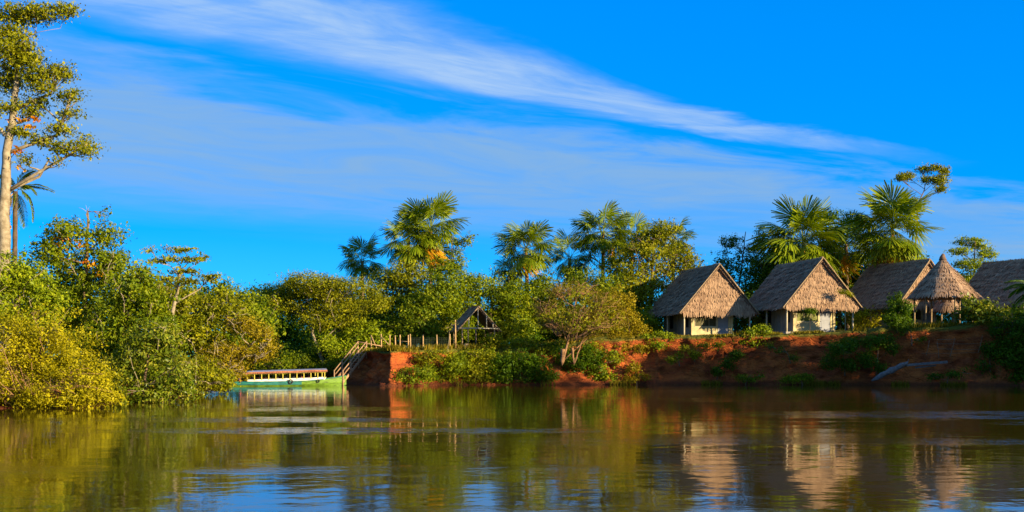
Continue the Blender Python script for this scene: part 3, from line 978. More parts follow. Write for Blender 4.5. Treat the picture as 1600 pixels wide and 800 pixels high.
put_hut('thatched hut with a lit cream front wall, standing farthest from the round gazebo', 1122, 413, 99.5, 4.22, 15, 1)
put_hut('thatched hut with a sapling before its window with a painted olive reflection, between two like huts', 1283, 404, 97.3, 4.6, 14, 2, win_col='screen_olive')
put_hut('thatched hut half hidden behind the round gazebo and a dark bush', 1449, 405, 102.6, 4.95, 23, 3)
put_hut('thatched hut cut off by the edge of the picture, its shaded roof showing', 1645, 402, 98.0, 4.85, 22, 4)


def cone_thatch(R0, z0, za, g, step=.26, bw=.11, sides=8):
    out = []; sl = math.hypot(R0, za - z0); n = int(sl / step)
    for r in range(n + 1):
        s = max(0, sl - (n - r) * step - step)
        rad = R0 * s / sl
        m = max(7, int(2 * math.pi * max(rad, .12) / (bw * .6)))
        a = np.linspace(0, 2 * math.pi, m, endpoint=False) + g.normal(0, .01, m)
        er = np.stack([np.cos(a), np.sin(a), 0 * a], 1); et = np.stack([-np.sin(a), np.cos(a), 0 * a], 1)
        seg = math.pi / sides * 2
        f = math.cos(seg / 2) / np.cos((a % seg) - seg / 2)
        roots = er * (rad * f)[:, None]; roots[:, 2] = za - (za - z0) * s / sl
        dn = er * (R0 / sl) + np.array([0, 0, -(za - z0) / sl]); nn = er * ((za - z0) / sl) + np.array([0, 0, R0 / sl])
        out.append(blades(roots, dn, et, nn, step * 1.55 + (.22 if r == n else 0), bw, g, .05))
    return out


def gazebo(name, label, px, Y, zf, R0, ze, za, nposts, seed, post_mat='pole', deck=True):
    g = np.random.default_rng(seed)
    o = thing(name, label, 'gazebo', ((px - 800) / F * Y, Y, zf), .2)
    n = 8; rf = MB()
    vs = [(0, 0, za)] + [(R0 * math.cos(2 * math.pi * k / n), R0 * math.sin(2 * math.pi * k / n), ze) for k in range(n)]
    vs += [(0, 0, za - .25)] + [(x * .97, y * .97, z - .18) for x, y, z in vs[1:]]
    fs = [(0, 1 + k, 1 + (k + 1) % n) for k in range(n)] + [(n + 1, n + 2 + (k + 1) % n, n + 2 + k) for k in range(n)] + [(1 + k, n + 2 + k, n + 2 + (k + 1) % n, 1 + (k + 1) % n) for k in range(n)]
    ro = rf.add(vs, fs).build('roof', M['thatch_core'], o)
    thatch('thatch', cone_thatch(R0, ze, za, g), ro)
    cp = MB(); cp.tube([(0, 0, za - .3), (0, 0, za + .0), (.03, 0, za + .18), (.02, 0, za + .3)], [.34, .24, .16, .05], 9, .25, seed); cp.build('roof_cap', M['thatch_core'], ro)
    rp = R0 * .8
    for k in range(nposts):
        a = 2 * math.pi * (k + .35) / nposts
        p = MB(); x, y = rp * math.cos(a), rp * math.sin(a)
        zt = ze + (R0 - rp) / R0 * (za - ze) - .3
        p.tube([(x, y, -1.2 if deck else -.3), (x + .02, y, zt * .5), (x, y, zt)], .075, 7, .1, seed + k); p.build('post', M[post_mat], o)
    if deck:
        dk = 13
        for k in range(dk):
            xw = -R0 * .85 + R0 * 1.7 * k / dk
            hh = math.sqrt(max(.3, (R0 * .9) ** 2 - xw ** 2))
            p = MB(); p.box(xw + .01, xw + R0 * 1.7 / dk - .01, -hh, hh, -.08, 0 + .01 * (k % 2)); p.build('deck_plank', M['plank'], o)
        b = MB(); b.bar((-R0 * .9, -R0 * .78, -.2), (R0 * .9, -R0 * .78, -.2), .16, .2); b.bar((-R0 * .9, R0 * .5, -.2), (R0 * .9, R0 * .5, -.2), .16, .2); b.build('deck_beam', M['plank'], o)
    return o


gazebo('round_gazebo', 'round open gazebo with a pointed thatched roof on thin dark posts', 1473, 96.6, 5.2, 2.98, 2.58, 6.1, 6, 5)
gazebo('low_canopy', 'small low thatched canopy seen under the round gazebo roof', 1480, 100.9, 5.0, 1.45, 1.75, 3.6, 4, 6, deck=False)


def shelter():
    g = np.random.default_rng(9)
    c = W(748, 547, 97)
    o = thing('pole_shelter', 'open pole shelter with a bare gable frame and steep dark roof', 'shelter', (c[0], 97, 3.0), R(19))
    hw, ze, za, L = 1.75, 1.95, 3.85, 3.0
    sl = math.hypot(hw, za - ze)
    rf = MB()
    for s in (-1, 1):
        vs = [(0, .1, za), (0, L, za), (s * hw * 1.12, L, ze - .2), (s * hw * 1.12, .1, ze - .2)]
        vs += [(x * .98, y, z - .08) for x, y, z in vs]
        rf.add(vs, [(0, 1, 2, 3), (7, 6, 5, 4), (0, 3, 7, 4), (1, 5, 6, 2), (2, 6, 7, 3)])
    ro = rf.build('roof', M['thatch_core'], o)
    sets = []
    for s in (-1, 1):
        sets += slope_thatch((0, .05, za + .02), (0, 1, 0), L, (s * hw / sl, 0, -(za - ze) / sl), sl * 1.05, (s * (za - ze) / sl, 0, hw / sl), g, fringe=.15)
    thatch('thatch', sets, ro)
    for s in (-1, 1):
        for y in (-.12, L * .5, L):
            p = MB(); p.tube([(0, y, za + .06), (s * hw * .6, y, za + .06 - (za - ze) * .6), (s * hw * 1.2, y, ze - .3)], .05, 6); p.build('rafter', M['pole'], o)
    p = MB(); p.tube([(-hw * 1.1, -.1, ze), (0, -.1, ze + .02), (hw * 1.1, -.1, ze)], .055, 6); p.build('tie_beam', M['post'], o)
    for x in (-.95, -.1, .7, 1.3):
        p = MB(); p.tube([(x, -.1, ze), (x, -.1, za - abs(x) * (za - ze) / hw)], .04, 6); p.build('gable_stud', M['post'], o)
    p = MB(); p.tube([(0, -.25, za), (0, L + .1, za)], .05, 6); p.build('ridge_pole', M['pole'], o)
    for x, y in ((-1.55, 0), (-1.0, 0), (-.1, .6), (1.5, .1), (-1.5, L - .1), (1.5, L - .1)):
        p = MB(); p.tube([(x, y, -.3), (x + .03, y, 1.0), (x, y, ze + .05)], .055, 6, .1); p.build('post', M['pole'], o)


shelter()


def lump(name, label, cat, px, py, Y, w, h, mat, seed):
    c = W(px, py, Y)
    bm_v = []; n, m = 12, 8
    for j in range(m + 1):
        t = j / m * math.pi / 2
        for i in range(n):
            a = 2 * math.pi * i / n
            bm_v.append((math.cos(a) * math.cos(t * .98) * w, math.sin(a) * math.cos(t * .98) * w * .8, math.sin(t) * h))
    V = np.array(bm_v); k = (fbm(V * 2.2 + seed, seed, 3) - .5)[:, None]
    V = V * (1 + .6 * k); V[:, 2] -= .15
    fs = [(j * n + i, j * n + (i + 1) % n, (j + 1) * n + (i + 1) % n, (j + 1) * n + i) for j in range(m) for i in range(n)]
    o = np_obj(name, V, fs, M[mat], smooth=True)
    o.location = (c[0], Y, c[2]); tag(o, label, cat)
    return o


lump('tree_stump', 'low rounded brown stump on the ground under the pole shelter', 'stump', 728, 547, 96.2, .42, .75, 'pole', 3)


# ------------------------------------------------------------------ fence, stairs, boat, driftwood
def fence():
    c = W(640, 547, 95.2)
    o = thing('stake_fence', 'fence of thin upright wooden stakes along the top of the clay bank', 'fence', (c[0], 95.2, 3.0))
    def P(px, py): return Vector(W(px, py, 95.2)) - Vector((c[0], 95.2, 3.0))
    for i, (px, top) in enumerate([(580, 524), (596, 522), (609, 523), (618, 524), (625, 523), (638, 523.5), (641.5, 522), (661, 523), (683, 523), (703, 522), (712, 500)]):
        a = P(px, 550); b = P(px + rnd.uniform(-.7, .7), top)
        m = MB(); m.tube([a, a.lerp(b, .5), b], [.065, .06, .05], 7, .12, i); m.build('stake', M['pole_lit'], o)
    for a, b in (((580, 524), (590, 547)), ((597, 527), (615, 547))):
        m = MB(); m.tube([P(*a) + Vector((0, -.1, 0)), P(*b) + Vector((0, -.1, 0))], .045, 6); m.build('brace', M['pole_lit'], o)
    m = MB()
    for k in range(7):
        z = 528 + k * 2.6
        m.bar(P(639, z) + Vector((0, .08, 0)), P(702, z) + Vector((0, .08, 0)), .018)
    for k in range(24):
        x = 640 + k * 2.6
        m.bar(P(x, 527) + Vector((0, .1, 0)), P(x, 546) + Vector((0, .1, 0)), .018)
    m.build('wire_netting', M['net'], o)
    for a, b in (((580, 538), (596, 540)), ((625, 533), (641, 534))):
        m = MB(); m.tube([P(*a), P(*b)], .025, 6); m.build('rail', M['pole'], o)


fence()


def stairs():
    A = Vector(W(529, 597, 91.2)); B = Vector(W(566, 551, 94.2))
    o = thing('wooden_stairs', 'wooden stairs with handrails climbing the clay bank from the boat', 'stairs', A)
    d = B - A; side = Vector((d.y, -d.x, 0)).normalized() * .45
    for s in (-1, 1):
        m = MB(); m.bar(side * s, d + side * s, .07, .2); m.build('stringer', M['stair'], o)
        for h in (.55, .95):
            m = MB(); m.tube([side * s + Vector((0, 0, h)), d * .5 + side * s + Vector((0, 0, h + .02)), d + side * s + Vector((0, 0, h))], .045, 7); m.build('handrail', M['stair'], o)
        for t in (.0, .33, .66, 1.0):
            p = d * t + side * s
            m = MB(); m.tube([p + Vector((0, 0, -.5)), p + Vector((0, 0, 1.0))], .05, 7); m.build('rail_post', M['stair'], o)
    n = 12
    for k in range(n):
        p = d * ((k + .5) / n)
        m = MB(); m.bar(p - side * .92, p + side * .92, .26, .045); m.build('tread', M['stair'], o)
    # rail that runs on along the top
    e = Vector(W(597, 541, 95)) - A
    m = MB(); m.tube([d + side * -1 + Vector((0, 0, .95)), e], .04, 6); m.build('handrail', M['stair'], o)


stairs()


def boat():
    S = Vector(W(358, 603, 88.3)); S.z = 0
    E = Vector(W(541, 603, 91.3)); E.z = 0
    L = (E - S).length
    o = thing('river_boat', 'long low passenger boat with lime and teal hull moored below the stairs', 'boat', S, math.atan2(E.y - S.y, E.x - S.x))
    sheer = lambda t: .3 + .12 * t + .42 * max(0, (t - .55) / .45) ** 1.8 + .04 * (1 - t) ** 3
    beam = lambda t: .85 * min(1, (.62 + 1.6 * t)) * (1 - max(0, (t - .62) / .38) ** 2.2 * .97)
    n = 30; secs = []
    for i in range(n + 1):
        t = i / n; b = beam(t); g_ = sheer(t); x = t * L; k = -.22 + .3 * max(0, (t - .85) / .15) ** 2
        secs.append([(x, -b, g_), (x - .0, -b * .96, g_ * .45 + k * .1), (x, -b * .72, k * .6), (x, 0, k), (x, b * .72, k * .6), (x, b * .96, g_ * .45 + k * .1), (x, b, g_)])
    V = [p for s in secs for p in s]; m = 7
    fs = [(i * m + j, i * m + j + 1, (i + 1) * m + j + 1, (i + 1) * m + j) for i in range(n) for j in range(m - 1)]
    fs.append(tuple(range(m)))
    hb = MB(); hb.add(V, [f[::-1] for f in fs], False); hull = hb.build('hull', M['hull_lime'], o)
    # teal strake on the after part, white coaming, deck
    st = MB(); q = []
    for i in range(0, 19):
        t = i / n
        q.append(((t * L, -beam(t) - .015, sheer(t) + .01), (t * L, -beam(t) * .97 - .015, sheer(t) * .3)))
    for a, b in zip(q[:-1], q[1:]): st.add([a[1], b[1], b[0], a[0]], [(0, 1, 2, 3)])
    st.build('strake', M['hull_teal'], hull)
    gw = MB(); gw.tube([(i / n * L, -beam(i / n) - .01, sheer(i / n) + .015) for i in range(n + 1)], .03, 6); gw.build('gunwale', M['hull_teal'], hull)
    gw = MB(); gw.tube([(i / n * L, beam(i / n), sheer(i / n) + .015) for i in range(n + 1)], .03, 6); gw.build('gunwale', M['hull_lime'], hull)
    dk = MB()
    for i in range(n): 
        t, u = i / n, (i + 1) / n
        dk.add([(t * L, -beam(t) * .97, sheer(t) - .06), (u * L, -beam(u) * .97, sheer(u) - .06), (u * L, beam(u) * .97, sheer(u) - .06), (t * L, beam(t) * .97, sheer(t) - .06)], [(0, 1, 2, 3)])
    dk.build('deck', M['plank'], hull)
    x0, x1 = .145 * L, .80 * L
    rise = lambda x: .27 * (x / L)
    yb = .72
    for s in (-1, 1):
        c = MB(); c.add([(x0, s * yb, .28), (x1, s * yb, .28 + rise(x1)), (x1 + .15, s * yb, .5 + rise(x1)), (x0, s * yb, .5 + rise(x0)),
                         (x0, s * (yb - .05), .28), (x1, s * (yb - .05), .28 + rise(x1)), (x1 + .15, s * (yb - .05), .5 + rise(x1)), (x0, s * (yb - .05), .5 + rise(x0))],
                        [(0, 1, 2, 3), (7, 6, 5, 4), (3, 2, 6, 7), (0, 3, 7, 4), (1, 5, 6, 2), (0, 4, 5, 1)])
        c.build('coaming', M['hull_white'], o)
        for k in range(12):
            x = x0 + (x1 - x0) * k / 11
            p = MB(); p.bar((x, s * yb, .42 + rise(x)), (x, s * yb, .93 + rise(x)), .05, .07, (1, 0, 0)); p.build('window_post', M['boat_yellow'], o)
        b = MB(); b.bar((x0 - .3, s * (yb + .02), .93 + rise(x0)), (x1 + .1, s * (yb + .02), .93 + rise(x1)), .07, .075); b.build('beam', M['boat_yellow'], o)
    # roof: curved sheet over a palm leaf edge
    rf = MB(); nx_, ny = 24, 8; V = []
    for i in range(nx_ + 1):
        x = x0 - .55 + (x1 - x0 + .75) * i / nx_
        drop = .28 * max(0, 1 - i / 3.0) ** 2
        for j in range(ny + 1):
            a = (j / ny * 2 - 1)
            V.append((x, a * .92, 1.22 + rise(x) - .24 * a * a - drop))
    nv = ny + 1
    fs = [(i * nv + j, (i + 1) * nv + j, (i + 1) * nv + j + 1, i * nv + j + 1) for i in range(nx_) for j in range(ny)]
    rf.add(V, fs, True); rf.add([(x, y, z - .03) for x, y, z in V], [f[::-1] for f in fs], True)
    ro = rf.build('roof', M['boat_roof'], o)
    g = np.random.default_rng(4); sets = []
    m = 420
    xs = np.linspace(x0 - .5, x1 + .15, m)
    for k in range(3):
        roots = np.stack([xs + g.normal(0, .02, m), np.full(m, -.86 - .02 * k), 1.1 + rise(xs) - .03 * k - .24 * np.clip(1 - (xs - x0 + .55) / .8, 0, 1) ** 2], 1)
        sets.append(blades(roots, np.array([0, -.35, -.94]), np.array([1., 0, 0]), np.array([0, -1, .3]), .1, .05, g, .02))
    fr = thatch('leaf_fringe', sets, ro)
    fr.data.materials.clear(); fr.data.materials.append(M['thatch_red'])
    e = MB(); e.add([(x0 - .62, -.86, .52), (x0 - .62, .86, .52), (x0 - .55, .84, .72), (x0 - .55, -.84, .72), (x0 - .56, -.86, .52), (x0 - .56, .86, .52), (x0 - .49, .84, .72), (x0 - .49, -.84, .72)], [(0, 1, 2, 3), (7, 6, 5, 4), (3, 2, 6, 7), (0, 3, 7, 4), (0, 4, 5, 1), (1, 5, 6, 2)])
    e.build('stern_board', M['boat_red'], o)
    for s in (-1, 1):
        p = MB(); p.bar((x0 - .52, s * .8, .35), (x0 - .52, s * .8, .95), .05); p.build('window_post', M['boat_red'], o)
    for k in range(9):
        x = x0 + .45 + (x1 - x0 - .7) * k / 8.5
        p = MB(); p.box(x, x + .08, -.62, .62, .3, .62 + rise(x)); p.build('seat_back', M['boat_red'] if k in (6, 7) else M['bw'], o)
    for k, x in enumerate((.505 * L, .74 * L)):
        t = x / L
        m = MB(); rr_, r2 = (.15, .05) if k == 0 else (.11, .035)
        pts = [(x + rr_ * math.cos(a), -beam(t) - .07, .28 + rise(x) * .6 + rr_ * math.sin(a)) for a in np.linspace(0, 2 * math.pi, 17)]
        mw = [o.matrix_basis @ Vector(p) for p in pts]
        m.tube(mw, r2, 7)
        tag(m.build('tyre_fender', M['tyre']), ('larger black tyre fender hung amidships on the boat side', 'smaller black tyre fender hung near the boat bow')[k], 'tyre')


def mooring():
    a = Vector(W(534, 590, 91.0)); b = Vector(W(530, 588, 91.6)) + Vector((.5, .3, .35))
    m = MB(); m.tube([a, a.lerp(b, .5) - Vector((0, 0, .12)), b], .018, 6)
    tag(m.build('mooring_rope', M['pole']), 'short slack rope between the boat bow and the stair post', 'rope')


M['thatch_red'] = thatch_mat('thatch_red', [(.16, .05, .03), (.34, .12, .06), (.45, .22, .1)])
boat()
mooring()


def driftwood():
    Y = 89.6
    def P(px, py, dy=0): return Vector(W(px, py, Y + dy))
    b = P(1366, 594)
    o = thing('fallen_log', 'grey fallen log slanting from the water up the clay bank', 'log', b)
    m = MB(); m.tube([P(1362, 595) - b, P(1370, 591) - b, P(1378, 586) - b, P(1386, 582.5) - b, P(1393, 579) - b, P(1400, 575.5) - b, P(1408, 571) - b, P(1416, 568) - b, P(1419, 565) - b], [.06, .16, .24, .2, .25, .19, .22, .16, .05], 9, .55, 2); m.build('stem', M['drift'], o)
    for k, (q, r, rad) in enumerate((((1414, 568), (1420, 561), .03), ((1398, 576), (1402, 570), .03))):
        m = MB(); m.tube([P(*q) - b, (P(*q) - b).lerp(P(*r) - b, .5) + Vector((.08, 0, 0)), P(*r) - b], [rad, rad * .8, rad * .4], 6, .3, k); m.build('broken_branch', M['drift'], o)
    b = P(1418, 571)
    o = thing('washed_up_board', 'long grey board lying level on the red clay beside the log', 'board', b)
    m = MB(); m.bar(P(1416, 570.5) - b, P(1480, 565.5, -.2) - b, .25, .2); m.build('board', M['drift'], o)
    m = MB(); m.bar(P(1430, 574.5, .1) - b, P(1462, 571, .2) - b, .12, .12); m.build('splinter', M['drift'], o)
    Y2 = 91.0
    b = Vector(W(1490, 560, Y2))
    o = thing('stick_barrier', 'lattice of thin sticks set against the red clay below the gazebo', 'barrier', b)
    def Q(px, py, dy=0): return Vector(W(px, py, Y2 + dy)) - b
    for k, (a, c) in enumerate((((1447, 555), (1452, 532)), ((1467, 560), (1464, 533)), ((1484, 558), (1492, 528)), ((1528, 552), (1535, 524)))):
        m = MB(); m.tube([Q(*a, -.5), Q((a[0] + c[0]) / 2 + .6, (a[1] + c[1]) / 2, -.2), Q(*c, 0)], [.022, .02, .014], 6, .2, k); m.build('upright_stick', M['bark'], o)
    for k, (a, c) in enumerate((((1464, 530.5), (1494, 530)), ((1462, 537), (1532, 537)), ((1466, 545), (1532, 546)), ((1440, 552), (1528, 551)))):
        m = MB(); m.tube([Q(*a, -.25), Q((a[0] + c[0]) / 2, (a[1] + c[1]) / 2 + .5, -.3), Q(*c, -.25)], [.017, .017, .012], 6, .2, k); m.build('cross_stick', M['bark'], o)


driftwood()

# ------------------------------------------------------------------ the wooded bank on the left
plant('emergent_tree', 'tallest tree, pale trunk and sparse high crown rising above the wooded bank', 'tree', 6, 55,
      [(25, 78, 42, 26), (60, 18, 45, 16), (98, 12, 22, 12), (20, 20, 35, 18), (95, 112, 30, 14), (62, 118, 34, 16), (116, 152, 24, 11), (130, 222, 26, 13), (90, 200, 26, 9), (80, 250, 22, 9), (108, 178, 24, 9), (55, 160, 22, 10), (8, 120, 30, 24), (-50, 60, 55, 40), (-45, 160, 40, 36), (45, 95, 34, 18), (30, 205, 24, 10), (62, 218, 20, 9), (48, 175, 20, 9), (14, 165, 20, 16), (18, 55, 36, 16), (70, 140, 24, 10), (140, 240, 14, 10), (100, 232, 24, 9), (40, 250, 14, 10)],
      'lf_olive', .16, 'bark_pale', .36, [(6, 640), (4, 440), (8, 300), (12, 240), (24, 150), (26, 80)], cover=2.0, clump=.36, per=12, aspect=.5, nt=8, shell=.1, twig=.02,
      extra=[('epiphyte', 'lf_red', [(38, 190, 8, 7), (30, 235, 8, 8), (48, 200, 7, 6), (32, 262, 7, 6), (16, 200, 6, 18), (52, 185, 6, 5)], dict(leaf=.22, aspect=.4, cover=1.6, clump=.15, per=6, dy=.1, shell=.1))])
palm('feather palm with drooping fronds beside the tall pale trunk', 22, 24, 296, 57, 50, n=13, dead=1, seed=31, pin=True, group=None, trunk_r=.14, bark='bark_dark')
plant('flowering_tree', 'bushy tree sprinkled with orange-red blossom, highest of the lower wood', 'tree', 130, 62,
      [(150, 331, 22, 14), (122, 362, 40, 20), (168, 368, 28, 18), (92, 392, 40, 26), (140, 412, 55, 34), (186, 418, 30, 28), (72, 436, 46, 34), (150, 470, 66, 44), (100, 490, 50, 40), (200, 452, 30, 22)],
      'lf_green', .2, 'bark', .2, cover=2.0, clump=.42,
      extra=[('blossom', 'lf_red', [(116, 374, 14, 7), (152, 416, 7, 6), (105, 388, 14, 6), (140, 385, 8, 5), (165, 432, 4, 4)], dict(leaf=.17, aspect=.6, cover=.8, clump=.3, per=7, dy=-.9))], stems=6, stem_r=.03)
plant('feathery_tree', 'bright feathery tree at the picture edge under the tall trunk', 'tree', 15, 51, [(12, 425, 40, 28), (48, 438, 34, 24), (-10, 470, 50, 40), (40, 485, 50, 34), (75, 470, 26, 22)], 'lf_bright', .17, 'bark', .14, cover=2.2, clump=.35, stems=5, stem_r=.025)
plant('golden_bush', 'large golden fine-leaved bush spreading low over the water', 'bush', 60, 47,
      [(62, 552, 66, 50), (18, 535, 52, 48), (118, 590, 62, 38), (92, 512, 44, 34), (-30, 575, 56, 56), (152, 612, 36, 20), (40, 600, 60, 30), (95, 618, 55, 18), (25, 630, 50, 10), (110, 630, 50, 8), (168, 622, 26, 9), (-30, 625, 40, 16)], 'lf_yellow', .115, 'bark', .1, cover=2.0, clump=.28, per=18, nt=10, twig=.014, flat=.8, stems=26, stem_mat='bark_red', stem_r=.018)
plant('glossy_tree', 'full green tree with dense leaves just behind the golden bush', 'tree', 185, 57, [(200, 462, 44, 36), (232, 512, 48, 44), (176, 520, 44, 44), (150, 540, 40, 36), (222, 430, 24, 20), (250, 470, 26, 24), (210, 565, 50, 40)], 'lf_green', .21, 'bark', .17, cover=2.2, clump=.4, stems=8, stem_r=.028)
plant('broadleaf_bush', 'bush with large pale glossy leaves at the water edge', 'bush', 225, 53.5, [(232, 560, 50, 38), (188, 582, 40, 34), (272, 585, 42, 32), (250, 530, 40, 28), (212, 612, 46, 18), (262, 612, 46, 15), (230, 624, 50, 7)], 'lf_broad', .2, 'bark', .09, cover=2.0, clump=.4, aspect=.45, up=.2, stems=5, stem_r=.02)
plant('layered_tree', 'tree with flat tiered crown and pale forked stems against the sky', 'tree', 272, 67,
      [(254, 386, 22, 6), (284, 392, 26, 6), (302, 407, 24, 5), (248, 408, 17, 4), (324, 434, 18, 6), (288, 424, 30, 5), (262, 436, 24, 5), (238, 392, 10, 5), (316, 403, 12, 5), (270, 405, 20, 5), (300, 440, 22, 6), (335, 431, 9, 4)], 'lf_olive', .2, 'bark_pale', .17,
      [(268, 610), (268, 500), (278, 450), (282, 415)], cover=1.6, clump=.36, per=10, flat=.35, nt=5, shell=.15, twig=.03, limbs=True)
plant('dense_tree', 'rounded tree whose leaves hide the feet of the pale forked stems', 'tree', 310, 73, [(300, 492, 40, 34), (338, 478, 38, 26), (270, 470, 34, 26), (366, 492, 34, 28), (322, 520, 46, 34), (280, 520, 40, 34), (250, 452, 28, 20)], 'lf_olive', .23, 'bark_pale', .17, cover=1.9, clump=.42, nt=6, stems=18, stem_r=.045)
plant('leaning_tree', 'golden tree with bare pale branches leaning out toward the boat', 'tree', 345, 71, [(402, 520, 26, 16), (424, 540, 14, 14), (384, 552, 28, 20), (350, 556, 36, 28), (376, 505, 28, 14), (412, 555, 18, 12), (360, 580, 34, 18)],
      'lf_gold', .15, 'bark_pale', .12, [(340, 610), (355, 575), (385, 545), (405, 528)], cover=1.5, clump=.34, per=14, nt=8, twig=.03, shell=.3, stems=16, stem_r=.045)
plant('waterside_bush', 'olive bush dipping into the river beside the boat stern', 'bush', 325, 66.5, [(322, 592, 38, 20), (292, 602, 36, 18), (346, 600, 18, 12), (300, 575, 36, 24)], 'lf_olive', .16, 'bark', .07, cover=2.0, clump=.32, nt=6, stems=10, stem_r=.03)
plant('forest_tree', 'green tree at the back of the wooded bank, sloping down toward the boat', 'tree', 380, 84, [(360, 465, 34, 18), (392, 484, 34, 22), (420, 505, 26, 22), (330, 452, 28, 18), (380, 520, 40, 30), (345, 500, 40, 34), (300, 455, 30, 22), (270, 470, 40, 40), (230, 470, 40, 44)], 'lf_green', .28, 'bark', .17, cover=1.9, clump=.55, zb=1.2)
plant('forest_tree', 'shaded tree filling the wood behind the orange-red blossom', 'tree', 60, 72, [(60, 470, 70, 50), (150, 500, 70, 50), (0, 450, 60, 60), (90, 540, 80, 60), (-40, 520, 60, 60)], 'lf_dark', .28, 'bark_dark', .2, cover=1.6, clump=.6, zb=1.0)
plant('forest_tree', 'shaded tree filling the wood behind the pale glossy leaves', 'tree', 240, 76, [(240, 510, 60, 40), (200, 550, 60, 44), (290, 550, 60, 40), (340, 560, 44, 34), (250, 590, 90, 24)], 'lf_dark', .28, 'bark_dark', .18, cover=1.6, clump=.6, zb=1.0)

# ------------------------------------------------------------------ trees in the middle
plant('spreading_tree', 'wide flat-domed tree with a leaning pale trunk behind the boat', 'tree', 513, 98.6,
      [(490, 442, 48, 15), (432, 458, 34, 14), (552, 452, 46, 16), (462, 474, 48, 20), (530, 478, 50, 22), (418, 470, 22, 9), (584, 472, 26, 16), (500, 500, 36, 16), (470, 450, 40, 16), (540, 505, 30, 14), (515, 455, 40, 18)],
      'lf_olive', .19, 'bark_pale', .26, [(513, 598), (508, 575), (498, 548), (488, 520), (490, 490)], cover=2.1, clump=.55, per=18, flat=.4, up=.8, stems=6, stem_r=.05)
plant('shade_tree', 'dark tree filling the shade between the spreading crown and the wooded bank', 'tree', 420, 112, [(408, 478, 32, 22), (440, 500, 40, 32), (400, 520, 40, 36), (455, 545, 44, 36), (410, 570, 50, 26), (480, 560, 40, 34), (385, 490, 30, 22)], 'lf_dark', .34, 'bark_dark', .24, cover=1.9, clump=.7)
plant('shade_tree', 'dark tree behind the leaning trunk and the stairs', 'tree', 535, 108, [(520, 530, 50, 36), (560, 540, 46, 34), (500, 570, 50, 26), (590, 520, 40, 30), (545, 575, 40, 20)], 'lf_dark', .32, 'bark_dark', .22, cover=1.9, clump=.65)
plant('waterside_bush', 'green bush behind the boat at the foot of the leaning trunk', 'bush', 470, 97.5, [(465, 565, 30, 18), (495, 575, 24, 13), (440, 572, 24, 16), (415, 572, 22, 15), (520, 570, 18, 14)], 'lf_green', .2, 'bark', .07, cover=1.5, clump=.35)
plant('waterside_bush', 'dark bush on the low shore behind the boat stern', 'bush', 410, 100, [(395, 560, 24, 22), (425, 555, 26, 22), (405, 582, 30, 14)], 'lf_dark', .24, 'bark', .08, cover=1.8, clump=.4)
plant('waterside_bush', 'dark bush on the low shore behind the boat bow', 'bush', 520, 100.5, [(515, 560, 24, 20), (540, 565, 22, 18), (490, 555, 24, 18), (530, 585, 26, 12)], 'lf_dark', .24, 'bark', .08, cover=1.8, clump=.4)
plant('leafy_bush', 'bright green bush growing on the slope behind the wooden stairs', 'bush', 552, 97.8, [(552, 532, 34, 22), (520, 540, 26, 18), (575, 520, 24, 20), (540, 552, 26, 16), (590, 530, 18, 14)], 'lf_bright', .24, 'bark', .09, cover=2.0, clump=.42)
plant('round_tree', 'rounded tree between the spreading crown and the tall palm pair', 'tree', 610, 106, [(606, 442, 34, 20), (640, 432, 36, 22), (612, 475, 46, 28), (575, 490, 36, 26), (645, 470, 36, 28), (610, 510, 46, 24)], 'lf_olive', .28, 'bark', .24, cover=2.0, clump=.6)
plant('round_tree', 'full olive tree standing behind the stake fence', 'tree', 655, 102.5, [(660, 490, 44, 28), (690, 465, 38, 26), (630, 505, 36, 22), (665, 520, 50, 20), (710, 505, 34, 28), (700, 440, 34, 20)], 'lf_green', .27, 'bark', .2, cover=2.0, clump=.55)
plant('round_tree', 'green tree rising just behind the pole shelter', 'tree', 765, 105, [(745, 450, 36, 20), (775, 470, 40, 26), (728, 480, 32, 26), (800, 462, 34, 22), (760, 505, 46, 26), (805, 505, 38, 30)], 'lf_green', .28, 'bark', .22, cover=2.0, clump=.58)
plant('round_tree', 'loose green tree with gaps of sky left of the lone fan palm', 'tree', 800, 110, [(790, 432, 26, 10), (760, 438, 26, 10), (812, 452, 26, 12), (775, 425, 14, 7), (840, 445, 18, 8)], 'lf_bright', .26, 'bark_pale', .16, cover=1.2, clump=.45, nt=6)
plant('vine_tree', 'climbing leafy tree clinging to the right side of the tall palm pair', 'tree', 702, 107, [(722, 378, 16, 7), (708, 398, 18, 12), (690, 415, 22, 14), (716, 412, 14, 10), (735, 368, 7, 5), (700, 425, 26, 12), (672, 425, 18, 12)], 'lf_green', .25, 'bark_dark', .12, cover=1.6, clump=.38)
plant('twiggy_tree', 'thin brownish tree with forked reddish trunk at the water edge', 'tree', 880, 92.6,
      [(850, 478, 26, 20), (900, 452, 40, 17), (944, 472, 34, 22), (900, 494, 50, 24), (962, 498, 24, 18), (858, 506, 24, 12), (934, 514, 34, 12), (890, 514, 26, 10), (870, 455, 24, 14), (920, 495, 40, 24)],
      'lf_brown', .14, 'bark_red', .17, [(880, 598), (878, 570), (884, 545), (893, 510), (900, 470)], cover=.45, clump=.5, per=7, nt=26, twig=.03, shell=.1,
      extra=[('foliage', 'lf_olive', [(900, 460, 40, 16), (940, 480, 34, 24), (900, 500, 50, 24), (960, 504, 22, 16), (930, 512, 30, 10), (858, 490, 22, 18)], dict(leaf=.17, aspect=.5, cover=.42, clump=.4, per=8, dy=-.2, shell=.1))], stems=34, stem_mat='bark_red', stem_r=.035)
plant('slender_tree', 'slender leaning tree sharing the water edge with the twiggy brown tree', 'tree', 894, 92.9, [(912, 520, 14, 10), (922, 505, 16, 12), (935, 515, 12, 10)], 'lf_gold', .15, 'bark_red', .1, [(894, 598), (897, 570), (905, 545), (918, 512)], cover=1.2, clump=.35, nt=8)
